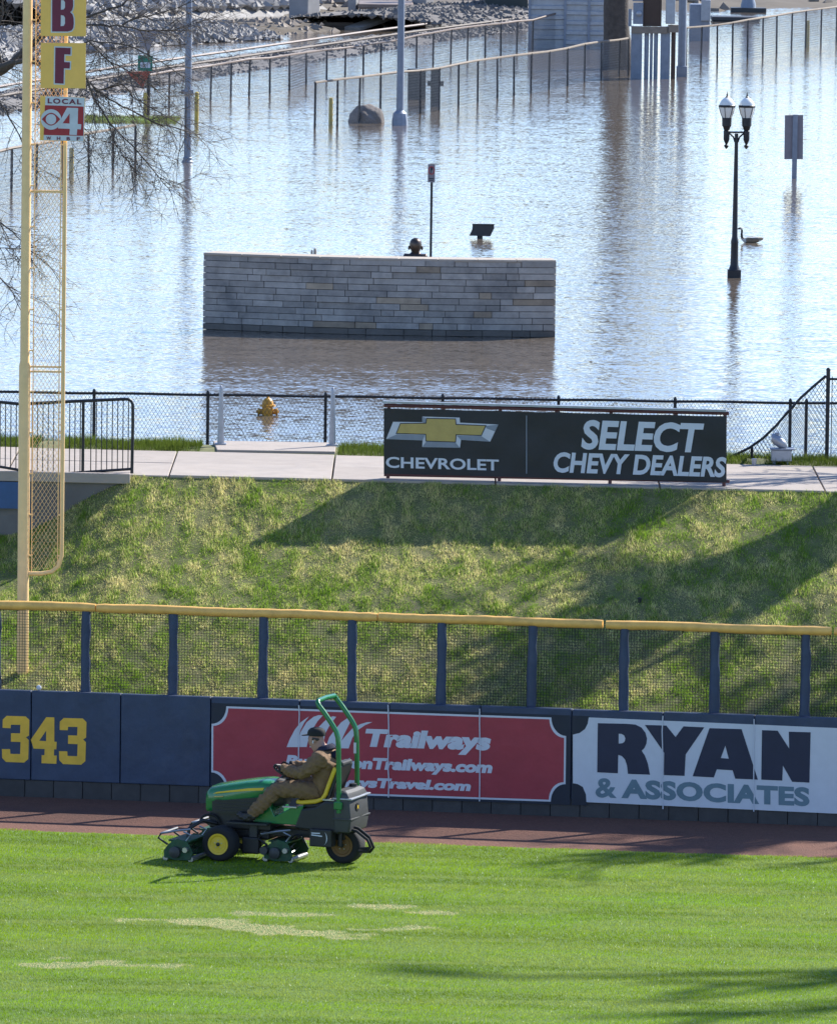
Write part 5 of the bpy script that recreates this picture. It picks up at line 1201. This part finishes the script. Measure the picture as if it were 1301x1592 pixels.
# ---------------------------------------------------------------- bare trees on the bank to the right, whose shadows cross the berm and the outfield
bare_tree('shade_tree', (10.8, 113.4, ZP - 0.1), 9.6, 0.80, 'big leafless tree on the bank to the right of the sloped fence', 41, 6, 0.52, 3, (0.3, 0), 'bare trees on the bank', 0.20, 0.03, (3, 4))
bare_tree('shade_tree', (18.8, 114.2, ZP - 0.1), 14.6, 0.32, 'slimmer leafless tree beside the big one on the bank', 47, 7, 0.70, 3, (0, 0), 'bare trees on the bank', 0.22, 0.035, (3, 4))
bare_tree('shade_tree', (30.0, 111.7, ZP - 0.1), 29.0, 0.34, 'tallest leafless tree on the bank, farthest from the sloped fence', 53, 5, 0.76, 2, (0, 0), 'bare trees on the bank', 0.24, 0.09, (2, 4))
bare_tree('shade_tree', (9.3, 114.6, ZP - 0.1), 7.0, 0.15, 'young thin leafless tree on the bank nearest the sloped fence', 61, 5, 0.45, 3, (0, 0), 'bare trees on the bank', 0.16, 0.014, (3, 4))
bare_tree('shade_tree', (12.4, 115.0, ZP - 0.1), 7.5, 0.20, 'young leafless tree with spreading twigs behind the big bank tree', 67, 5, 0.42, 3, (0, 0), 'bare trees on the bank', 0.25, 0.014, (3, 4))
# sprinkler head poking out of the berm
d_ = ray(994, 938); t_ = 104.0 / d_.y
while (CAM + d_ * t_).z > float(berm_z(np.array([(CAM + d_ * t_).x]), np.array([(CAM + d_ * t_).y]))[0]): t_ += 0.05 / d_.y
q = CAM + d_ * t_; mb = MB(); mb.lathe([(0.025, -0.1), (0.025, 0.05), (0.032, 0.055), (0.032, 0.075), (0.015, 0.085)], q, 12); tag(mb.build('sprinkler_head', M['ms_black'], org=q, smooth=40), 'small dark sprinkler head standing up out of the grass bank', 'sprinkler')
# ================================================================ riding reel mower (local: x to its rear, y away from the wall side nearest us, z up)
MY = R(-20.0)
fc_ = P(365.5, 1331, 0.0)                              # ground under the middle of the front axle
mw = empty('riding_mower', fc_, MY, 'green and yellow riding reel mower with roll bar on the outfield', 'mower', local=True)
G, YL, BK_, GY, ST = M['ms_green'], M['ms_yellow'], M['ms_black'], M['ms_grey'], M['steel']
def wheel(x, y, r, w, rim_m, face):
    mb = MB(); mb.lathe([(0.012, -w / 2 - 0.008), (0.026, -w / 2 - 0.004), (0.026, w / 2 + 0.004), (0.012, w / 2 + 0.008)], (x, y, r), 16, 'y'); o = mb.build('wheel', BK_, mw, smooth=40)
    h = w / 2; mb = MB(); mb.lathe([(r * 0.60, -h * 0.92), (r * 0.72, -h), (r * 0.88, -h * 0.97), (r * 0.965, -h * 0.80), (r, -h * 0.45), (r * 1.0, 0), (r, h * 0.45), (r * 0.965, h * 0.80), (r * 0.88, h * 0.97), (r * 0.72, h), (r * 0.60, h * 0.92)], (x, y, r), 36, 'y', False); mb.build('tyre', M['rubber'], o, smooth=50)
    mb = MB(); mb.lathe([(r * 0.12, -h * 0.92), (r * 0.30, -h * 0.86), (r * 0.44, -h * 0.88), (r * 0.50, -h * 1.0), (r * 0.595, -h * 1.02), (r * 0.60, -h * 0.9), (r * 0.60, h * 0.9), (r * 0.5, h * 0.98), (r * 0.3, h * 0.5)], (x, y, r), 32, 'y'); rm = mb.build('rim', rim_m, o, smooth=35)
    for i in range(5):
        a = 2 * math.pi * i / 5 + 0.3; mb = MB(); mb.lathe([(0.008, -h * 0.84), (0.008, -h * 0.95)], (x + r * 0.21 * math.cos(a), y, r + r * 0.21 * math.sin(a)), 6, 'y'); mb.build('lug_nut', ST, rm)
for s in (-1, 1): wheel(0.0, s * 0.50, 0.232, 0.24, YL, -1)
wheel(1.53, 0.0, 0.245, 0.26, mat('dull_rim', (0.17, 0.085, 0.02), 0.6), -1)
# frame, axle, engine bay
mb = MB(); mb.box((0.75, 0, 0.37), (1.65, 0.30, 0.10)); mb.build('chassis', BK_, mw, bevel=0.01)
mb = MB(); mb.tube([(0, -0.45, 0.232), (0, 0.45, 0.232)], 0.05, 10); mb.box((0.0, 0, 0.30), (0.16, 0.62, 0.16)); mb.build('front_axle', BK_, mw)
mb = MB(); mb.box((0.16, 0, 0.52), (0.86, 0.52, 0.26)); mb.build('engine_bay', BK_, mw, bevel=0.02)
# bonnet: rounded sections from nose to dash
def sec(x, hw, zb, zt, rnd_=0.3):
    pts = []; n = 20
    for i in range(n):
        a = -math.pi / 2 + 2 * math.pi * i / n; cx, sx_ = math.cos(a), math.sin(a); e = 0.42
        yy = hw * math.copysign(abs(cx) ** e, cx); zz = (zb + zt) / 2 + (zt - zb) / 2 * math.copysign(abs(sx_) ** (e + (0.15 if sx_ > 0 else 0)), sx_)
        pts.append(Vector((x, yy, zz)))
    return pts
mb = MB(); mb.loft([sec(-0.325, 0.20, 0.60, 0.84), sec(-0.31, 0.27, 0.585, 0.885), sec(-0.25, 0.30, 0.585, 0.935), sec(0.0, 0.315, 0.62, 0.985), sec(0.25, 0.315, 0.70, 1.03), sec(0.45, 0.31, 0.76, 1.055), sec(0.58, 0.295, 0.80, 1.045), sec(0.64, 0.25, 0.82, 1.0)]); hood = mb.build('bonnet', G, mw, smooth=50)
for s in (-1, 1):
    mb = MB(); y = s * 0.318
    mb.extrude([(-0.20, y, 0.60), (0.42, y, 0.60), (0.47, y, 0.84), (0.10, y, 0.79), (-0.20, y, 0.75)], (0, s * 0.008, 0)); g_ = mb.build('side_grille', BK_, mw)
    for i in range(4):
        zz = 0.63 + 0.045 * i; mb = MB(); mb.box((0.12, s * 0.332, zz), (0.56, 0.012, 0.014)); mb.build('louvre', BK_, g_)
    mb = MB(); y = s * 0.3185
    mb.extrude([(-0.19, y, 0.845), (-0.14, y, 0.872), (0.30, y, 0.945), (0.52, y, 0.965), (0.50, y, 0.93), (0.30, y, 0.912), (0.0, y, 0.873)], (0, s * 0.005, 0)); mb.build('side_stripe', YL, hood)
    mb = MB(); mb.extrude([(-0.18, y, 0.80), (-0.05, y, 0.812), (-0.05, y, 0.825), (-0.18, y, 0.813)], (0, s * 0.004, 0)); mb.build('model_strip', M['gold_print'], hood)
mb = MB(); mb.box((-0.329, 0, 0.70), (0.014, 0.34, 0.16)); mb.build('nose_grille', BK_, hood, bevel=0.01)
# green footwell, side skirts
mb = MB(); mb.extrude([(0.36, -0.30, 0.50), (0.98, -0.30, 0.50), (1.06, -0.30, 0.76), (0.92, -0.30, 0.74), (0.66, -0.30, 0.60), (0.56, -0.30, 0.80), (0.44, -0.30, 0.84)], (0, 0.60, 0)); mb.build('footwell', G, mw, bevel=0.012)
for s in (-1, 1):
    mb = MB(); mb.box((0.34, s * 0.385, 0.50), (0.56, 0.17, 0.03)); mb.build('foot_plate', BK_, mw, bevel=0.006)
mb = MB(); mb.box((0.88, -0.315, 0.735), (0.20, 0.06, 0.025)); mb.build('lever', ST, mw, bevel=0.006)
# dash and steering
mb = MB(); mb.loft([sec(0.56, 0.20, 0.70, 1.0), sec(0.64, 0.21, 0.70, 1.085), sec(0.72, 0.16, 0.72, 1.06)]); mb.build('dash', GY, mw, smooth=40)
cw = Vector((0.70, 0.0, 1.145)); axv = Vector((0.45, 0, 0.9)).normalized(); pv = Vector((0.9, 0, -0.45)).normalized()
mb = MB(); mb.tube([(0.60, 0, 0.98), cw], 0.028, 10); mb.build('steering_column', BK_, mw)
mb = MB(); mb.tube([cw + (pv * math.cos(a) + Vector((0, 1, 0)) * math.sin(a)) * 0.17 for a in [2 * math.pi * i / 24 for i in range(24)]], 0.017, 8, closed=True)
for a in (0.3, 2.4, 4.5): mb.tube([cw, cw + (pv * math.cos(a) + Vector((0, 1, 0)) * math.sin(a)) * 0.165], 0.012, 6)
mb.build('steering_wheel', BK_, mw, smooth=60)
# seat
prof = [(0.93, 0.80), (1.00, 0.79), (1.20, 0.815), (1.29, 0.85), (1.335, 0.92), (1.38, 1.05), (1.43, 1.18), (1.465, 1.27)]
def strip(prof, th, w):
    n = len(prof); up = []; dn = []
    for i in range(n):
        a = Vector(prof[max(i - 1, 0)]); b = Vector(prof[min(i + 1, n - 1)]); d = (b - a).normalized(); nn = Vector((-d.y, d.x)); up.append(Vector(prof[i]) + nn * th / 2); dn.append(Vector(prof[i]) - nn * th / 2)
    return [(p.x, -w / 2, p.y) for p in up + dn[::-1]]
mb = MB(); mb.extrude(strip(prof, 0.055, 0.50), (0, 0.50, 0)); seat = mb.build('seat', YL, mw, bevel=0.018, smooth=50)
prof2 = [(1.02, 0.74), (1.22, 0.765), (1.33, 0.80), (1.385, 0.90), (1.44, 1.06), (1.49, 1.20), (1.515, 1.30)]
mb = MB(); mb.extrude(strip(prof2, 0.05, 0.46), (0, 0.46, 0)); mb.build('seat_shell', BK_, seat, bevel=0.015, smooth=50)
mb = MB(); mb.box((1.50, 0, 1.315), (0.10, 0.34, 0.05)); mb.build('head_pad', GY, seat, bevel=0.015)
# rear body
mb = MB(); mb.extrude([(0.94, -0.33, 0.46), (1.56, -0.33, 0.42), (1.56, -0.33, 0.84), (1.36, -0.33, 0.84), (1.24, -0.33, 0.76), (1.04, -0.33, 0.72)], (0, 0.66, 0)); mb.build('rear_body', BK_, mw, bevel=0.025)
mb = MB(); mb.loft([[Vector((x_, y_, z_)) for x_, y_ in ((1.49, -hw), (xr, -hw), (xr + 0.02, 0), (xr, hw), (1.49, hw))] for z_, xr, hw in ((0.44, 1.70, 0.33), (0.60, 1.725, 0.345), (0.90, 1.695, 0.345), (0.955, 1.67, 0.33), (0.985, 1.62, 0.28))]); rc = mb.build('rear_cover', GY, mw, bevel=0.02, smooth=30)
for zz in (0.62, 0.885):
    mb = MB(); mb.box((1.61, 0, zz), (0.262, 0.712, 0.022)); mb.build('cover_seam', M['galv'] if zz > 0.8 else GY, rc, bevel=0.006)
mb = MB(); mb.lathe([(0.055, 0.0), (0.055, 0.008)], (1.725, -0.10, 0.76), 14, 'x'); em = mb.build('emblem', BK_, rc)
mb = MB(); mb.flat([(-0.03, -0.025), (-0.01, -0.005), (-0.02, 0.03), (0.0, 0.015), (0.025, 0.03), (0.02, 0.0), (0.03, -0.03), (0.005, -0.012)], (), lambda p: Vector((1.736, -0.10 + p[0], 0.76 + p[1]))); mb.build('emblem_mark', YL, em)
mb = MB(); mb.box((1.40, -0.25, 0.852), (0.16, 0.10, 0.02)); mb.build('latch', ST, mw, bevel=0.004)
mb = MB(); mb.lathe([(0.05, 0.98), (0.05, 1.02), (0.02, 1.03)], (1.56, 0.18, 0), 12); mb.build('filler_cap', BK_, mw, smooth=40)
# roll bar: two bent posts and the top bar
for s in (-1, 1):
    mb = MB(); y = s * 0.335
    pts = [(1.56, y, 0.70), (1.555, y, 1.1), (1.545, y, 1.55), (1.535, y, 1.68), (1.51, y, 1.76), (1.46, y, 1.84), (1.34, y, 2.00), (1.27, y, 2.08), (1.245, y * 0.97, 2.12), (1.24, y * 0.88, 2.135)]
    mb.tube(pts, 0.033, 10); mb.build('roll_bar_post', G, mw, smooth=60)
    mb = MB(); mb.box((1.56, s * 0.335, 0.80), (0.11, 0.10, 0.10)); mb.build('roll_bar_foot', G, mw, bevel=0.01)
mb = MB(); mb.tube([(1.24, -0.30, 2.136), (1.235, 0, 2.145), (1.24, 0.30, 2.136)], 0.033, 10); mb.build('roll_bar_top', G, mw, smooth=60)
mb = MB(); mb.box((1.535, 0.298, 1.47), (0.035, 0.006, 0.14)); mb.build('warning_label', M['white_print'], mw)
# box ahead of the rear wheel with a crescent mark
mb = MB(); mb.box((1.33, -0.30, 0.365), (0.30, 0.20, 0.23)); bb = mb.build('battery_box', BK_, mw, bevel=0.015)
cres = [(math.cos(a), math.sin(a)) for a in [R(-75 + 150 * i / 10) for i in range(11)]] + [(0.45 + 0.62 * math.cos(a) - 0.28, 0.95 * math.sin(a)) for a in [R(75 - 150 * i / 10) for i in range(11)]]
mb = MB(); mb.flat([(1.375 + p[0] * 0.055, 0.365 + p[1] * 0.085) for p in cres], (), lambda p: Vector((p[0], -0.404, p[1]))); mb.flat([(1.21, 0.42), (1.33, 0.42), (1.33, 0.435), (1.21, 0.435)], (), lambda p: Vector((p[0], -0.404, p[1]))); mb.flat([(1.21, 0.395), (1.36, 0.385), (1.36, 0.40), (1.21, 0.41)], (), lambda p: Vector((p[0], -0.404, p[1]))); mb.build('white_mark', M['white_print'], bb)
mb = MB(); mb.tube([(1.53, -0.20, 0.245), (1.53, -0.20, 0.50), (1.53, 0.20, 0.50), (1.53, 0.20, 0.245)], 0.03, 8); mb.build('rear_fork', BK_, mw, smooth=40)
for i, (dy, dz) in enumerate(((-0.22, 0), (-0.16, 0.03), (-0.10, -0.02))):
    mb = MB(); mb.tube([(1.60, dy, 0.50 + dz), (1.78, dy - 0.02, 0.46 + dz), (1.93, dy - 0.03, 0.36 + dz), (1.97, dy - 0.03, 0.27 + dz), (1.92, dy - 0.02, 0.21 + dz), (1.80, dy, 0.20 + dz)], 0.020, 7); mb.build('hydraulic_hose', M['rubber'], mw, smooth=60)
# three cutting reels
def reel(cx, cy, lab):
    w = 0.56; root = MB(); root.box((cx, cy, 0.275), (0.30, w, 0.022)); root.box((cx - 0.10, cy, 0.235), (0.03, w, 0.10)); r = root.build('cutting_unit', M['reel_green'], mw, bevel=0.005)
    for s in (-1, 1):
        mb = MB(); y = cy + s * w / 2
        mb.extrude([(cx - 0.20, y, 0.05), (cx - 0.05, y, 0.02), (cx + 0.16, y, 0.03), (cx + 0.20, y, 0.13), (cx + 0.12, y, 0.27), (cx - 0.02, y, 0.305), (cx - 0.14, y, 0.23), (cx - 0.21, y, 0.14)], (0, s * 0.018, 0)); mb.build('side_plate', M['reel_green'], r, bevel=0.004)
        mb = MB(); mb.lathe([(0.075, 0), (0.075, s * 0.05), (0.03, s * 0.07)], (cx - 0.04, y + s * 0.02, 0.13), 14, 'y'); mb.build('drive_housing', GY, r, smooth=40)
        mb = MB(); mb.lathe([(0.035, 0), (0.035, s * 0.06)], (cx + 0.11, y + s * 0.02, 0.17), 10, 'y'); mb.build('adjuster', ST, r)
        mb = MB(); mb.tube([(cx - 0.16, y, 0.22), (cx - 0.29, y, 0.30), (cx - 0.25, y, 0.36)], 0.014, 6); mb.build('bail_arm', BK_, r)
        mb = MB(); mb.tube([(cx + 0.10, y, 0.28), (cx + 0.16, y, 0.36), (cx + 0.06, y, 0.40)], 0.012, 6); mb.build('spring_rod', ST, r)
    for k_ in range(7):
        pts = []
        for i in range(9): a = 2 * math.pi * k_ / 7 + 0.9 * i / 8; pts.append((cx - 0.03 + 0.085 * math.cos(a), cy - w / 2 + w * i / 8, 0.125 + 0.085 * math.sin(a)))
        mb = MB(); mb.tube(pts, 0.008, 4); mb.build('reel_blade', ST, r)
    mb = MB(); mb.tube([(cx - 0.03, cy - w / 2, 0.125), (cx - 0.03, cy + w / 2, 0.125)], 0.022, 8); mb.build('reel_shaft', ST, r)
    for dx in (-0.19, 0.16): mb = MB(); mb.lathe([(0.036, -w / 2), (0.036, w / 2)], (cx + dx, cy, 0.042), 12, 'y'); mb.build('roller', ST, r, smooth=40)
    mb = MB(); mb.tube([(cx - 0.25, cy - w / 2, 0.36), (cx - 0.25, cy + w / 2, 0.36)], 0.015, 6); mb.build('bail_bar', ST, r)
    mb = MB(); mb.tube([(cx - 0.25, cy - w / 2, 0.36), (cx - 0.05, cy - w / 2 + 0.04, 0.40), (cx + 0.12, cy - w / 2 + 0.10, 0.42)], 0.015, 6); mb.build('lift_handle', ST, r)
reel(-0.46, -0.54, ''); reel(-0.46, 0.54, ''); reel(0.74, -0.06, '')
mb = MB(); mb.box((0.30, 0.02, 0.34), (0.50, 0.46, 0.16)); mb.build('gearbox', BK_, mw, bevel=0.03)
mb = MB(); mb.box((0.34, -0.28, 0.20), (0.24, 0.12, 0.22)); mb.build('hydraulic_block', BK_, mw, bevel=0.02)
for s in (-1, 1):
    mb = MB(); mb.tube([(-0.05, s * 0.18, 0.42), (-0.30, s * 0.40, 0.50), (-0.44, s * 0.52, 0.40), (-0.45, s * 0.54, 0.29)], 0.026, 8); mb.build('lift_arm', BK_, mw, smooth=50)
    mb = MB(); pts = [(-0.24 + 0.14 * math.cos(a), s * 0.30, 0.44 + 0.13 * math.sin(a)) for a in [math.pi * i / 10 for i in range(11)]]; mb.tube(pts, 0.016, 6); mb.build('hose_loop', M['rubber'], mw, smooth=60)
mb = MB(); mb.tube([(0.78, -0.06, 0.29), (0.66, -0.04, 0.36)], 0.03, 8); mb.tube([(0.84, -0.2, 0.29), (0.95, -0.26, 0.37), (1.04, -0.27, 0.36), (1.06, -0.27, 0.28)], 0.014, 6); mb.build('lift_arm', BK_, mw)
mb = MB(); mb.lathe([(0.055, -0.1), (0.06, 0.05), (0.04, 0.12)], (0.56, -0.34, 0.16), 12, 'y'); mb.build('reel_motor', GY, mw, smooth=40)
mb = MB(); mb.box((0.36, -0.25, 0.36), (0.12, 0.10, 0.26)); mb.build('pump', GY, mw, bevel=0.02)

# ================================================================ driver
dr = empty('person', fc_, MY, 'person in brown work jacket, navy hood and black cap driving the mower', 'person', local=True)
V = {}; order = []
def jt(n_, p, r): V[n_] = (Vector(p), r); order.append(n_)
jt('pelvis', (1.20, 0, 0.94), (0.20, 0.185)); jt('waist', (1.24, 0, 1.07), (0.205, 0.195)); jt('chest', (1.275, 0, 1.23), (0.22, 0.205)); jt('upper', (1.25, 0, 1.37), (0.19, 0.165)); jt('neck', (1.17, 0, 1.475), 0.080); jt('jaw', (1.115, 0, 1.53), (0.080, 0.085)); jt('skull', (1.105, 0, 1.615), (0.095, 0.112)); jt('crown', (1.115, 0, 1.68), (0.075, 0.09))
jt('nose', (1.000, 0, 1.570), 0.015); 
for s, q in ((-1, 'n'), (1, 'f')):
    jt(q + 'sh', (1.235, s * 0.20, 1.36), 0.115); jt(q + 'el', (1.03, s * 0.30, 1.175), 0.090); jt(q + 'fo', (0.87, s * 0.245, 1.19), 0.078); jt(q + 'wr', (0.735, s * 0.185, 1.215), 0.062); jt(q + 'ha', (0.67, s * 0.168, 1.21), 0.052)
    jt(q + 'hip', (1.18, s * 0.115, 0.92), 0.132); jt(q + 'th', (0.93, s * 0.22, 0.96), 0.125); jt(q + 'kn', (0.69, s * 0.32, 0.955), 0.108); jt(q + 'ca', (0.53, s * 0.375, 0.78), 0.102); jt(q + 'an', (0.385, s * 0.395, 0.625), 0.088); jt(q + 'he', (0.36, s * 0.40, 0.575), 0.062); jt(q + 'to', (0.17, s * 0.41, 0.60), 0.050)
Ed = [('pelvis', 'waist', 0), ('waist', 'chest', 0), ('chest', 'upper', 0), ('upper', 'neck', 1), ('neck', 'jaw', 1), ('jaw', 'skull', 1), ('skull', 'crown', 1), ('jaw', 'nose', 1)]
for q in 'nf':
    Ed += [('upper', q + 'sh', 0), (q + 'sh', q + 'el', 0), (q + 'el', q + 'fo', 0), (q + 'fo', q + 'wr', 0), (q + 'wr', q + 'ha', 3), ('pelvis', q + 'hip', 0), (q + 'hip', q + 'th', 0), (q + 'th', q + 'kn', 0), (q + 'kn', q + 'ca', 0), (q + 'ca', q + 'an', 0), (q + 'an', q + 'he', 2), (q + 'he', q + 'to', 2)]
ix = {n_: i for i, n_ in enumerate(order)}
me = skin_mesh([tuple(V[n_][0]) for n_ in order], [(ix[a], ix[b]) for a, b, _ in Ed], [V[n_][1] for n_ in order], 3, 0)
for k_ in ('canvas', 'skin', 'boot', 'blackcloth'): me.materials.append(M[k_])
for p in me.polygons:
    best = 9; mi = 0
    for a, b, m_ in Ed:
        A = V[a][0]; B = V[b][0]; d = B - A; t = max(0, min(1, (p.center - A).dot(d) / d.length_squared)); ds = (p.center - A - d * t).length
        if ds < best: best = ds; mi = m_ if t > 0.15 or m_ == 0 else mi
    if mi == 1 and p.center.z < 1.45: mi = 0
    p.material_index = mi
# soft folds in the cloth
for v in me.vertices:
    c_ = v.co
    if c_.z < 1.43: k_ = 0.011 * math.sin(c_.x * 41 + c_.z * 60 + 2 * math.sin(c_.y * 14)) * math.sin(c_.y * 17 + c_.z * 27) + 0.006 * math.sin(c_.z * 110 - c_.x * 70 + 3 * math.sin(c_.y * 20)); v.co = c_ + v.normal * k_
mesh_obj('body', me, dr)
# gloved fingers curled round the wheel rim
for s in (-1, 1):
    for i in range(4):
        h0 = Vector((0.668, s * (0.150 + 0.0), 1.225)) ; off = Vector((0.022 * (i - 1.5), s * 0.010 * (1.5 - abs(i - 1.5)), -0.011 * (i - 1.5)))
        a_ = h0 + off; L = (1.0, 1.12, 1.05, 0.85)[i]
        pts = [a_ + Vector((0, s * 0.012, 0.0)), a_ + Vector((-0.030 * L, -s * 0.004, 0.012)), a_ + Vector((-0.052 * L, -s * 0.012, -0.012)), a_ + Vector((-0.042 * L, -s * 0.014, -0.040 * L))]
        mb = MB(); mb.tube(pts, [0.011, 0.0105, 0.010, 0.008], 7); mb.build('glove_finger', M['blackcloth'], dr, smooth=70)
    mb = MB(); mb.tube([Vector((0.70, s * 0.150, 1.20)), Vector((0.685, s * 0.118, 1.205)), Vector((0.655, s * 0.105, 1.19))], [0.014, 0.012, 0.009], 7); mb.build('glove_thumb', M['blackcloth'], dr, smooth=70)
# cap, hood, ears, ear bud, eyes, mouth
mb = MB(); cc = Vector((1.115, 0, 1.645)); secs = []
for z_, kx in ((0.0, 1.0), (0.035, 1.0), (0.07, 0.90), (0.095, 0.68), (0.108, 0.30)):
    secs.append([cc + Vector((0.122 * kx * math.cos(a), 0.104 * kx * math.sin(a), z_)) for a in [2 * math.pi * i / 18 for i in range(18)]])
mb.loft(secs); cp = mb.build('cap', M['blackcloth'], dr, smooth=60)
mb = MB(); o1 = [(1.02, -0.075), (0.96, -0.07), (0.925, -0.045), (0.915, 0), (0.925, 0.045), (0.96, 0.07), (1.02, 0.075)]; mb.extrude([(x_, y_, 1.645 - (1.02 - x_) * 0.12 + 0.0) for x_, y_ in o1], (0, 0, 0.012)); mb.build('cap_brim', M['blackcloth'], cp, bevel=0.003)
mb = MB(); secs = []
for t, r_, dx, dz in ((0, 0.085, 0, 0), (0.25, 0.125, 0.02, 0.015), (0.6, 0.13, 0.05, 0.05), (0.9, 0.10, 0.05, 0.09), (1.0, 0.085, 0.035, 0.10)):
    secs.append([Vector((1.195 + dx + r_ * 1.05 * math.cos(a), r_ * 1.12 * math.sin(a), 1.425 + dz - 0.03 * math.cos(a) * -1)) for a in [2 * math.pi * i / 16 for i in range(16)]])
mb.loft(secs); mb.build('hood', M['navycloth'], dr, smooth=60)
mb = MB(); mb.tube([(1.37, -0.06, 1.42), (1.40, 0.0, 1.38), (1.37, 0.06, 1.42)], 0.055, 8); mb.build('hood_fold', M['navycloth'], dr, smooth=60)
for s in (-1, 1):
    mb = MB(); mb.ball((1.122, s * 0.092, 1.59), (0.022, 0.014, 0.034), 8, 6); er = mb.build('ear', M['skin'], dr, smooth=80)
    mb = MB(); mb.tube([(1.108, s * 0.106, 1.59), (1.104, s * 0.107, 1.555)], 0.008, 6); mb.build('ear_bud', M['white_print'], er)
    mb = MB(); mb.ball((1.018, s * 0.038, 1.60), (0.008, 0.012, 0.007), 6, 5); mb.build('eye', M['blackcloth'], dr)
mb = MB(); mb.box((1.030, 0, 1.525), (0.010, 0.045, 0.007)); mb.build('mouth', M['maroon'], dr)
mb = MB(); mb.tube([(1.09, -0.094, 1.612), (1.15, -0.085, 1.605), (1.195, 0, 1.60), (1.15, 0.085, 1.605), (1.09, 0.094, 1.612)], 0.018, 6); mb.build('hair', M['boot'], dr, smooth=60)
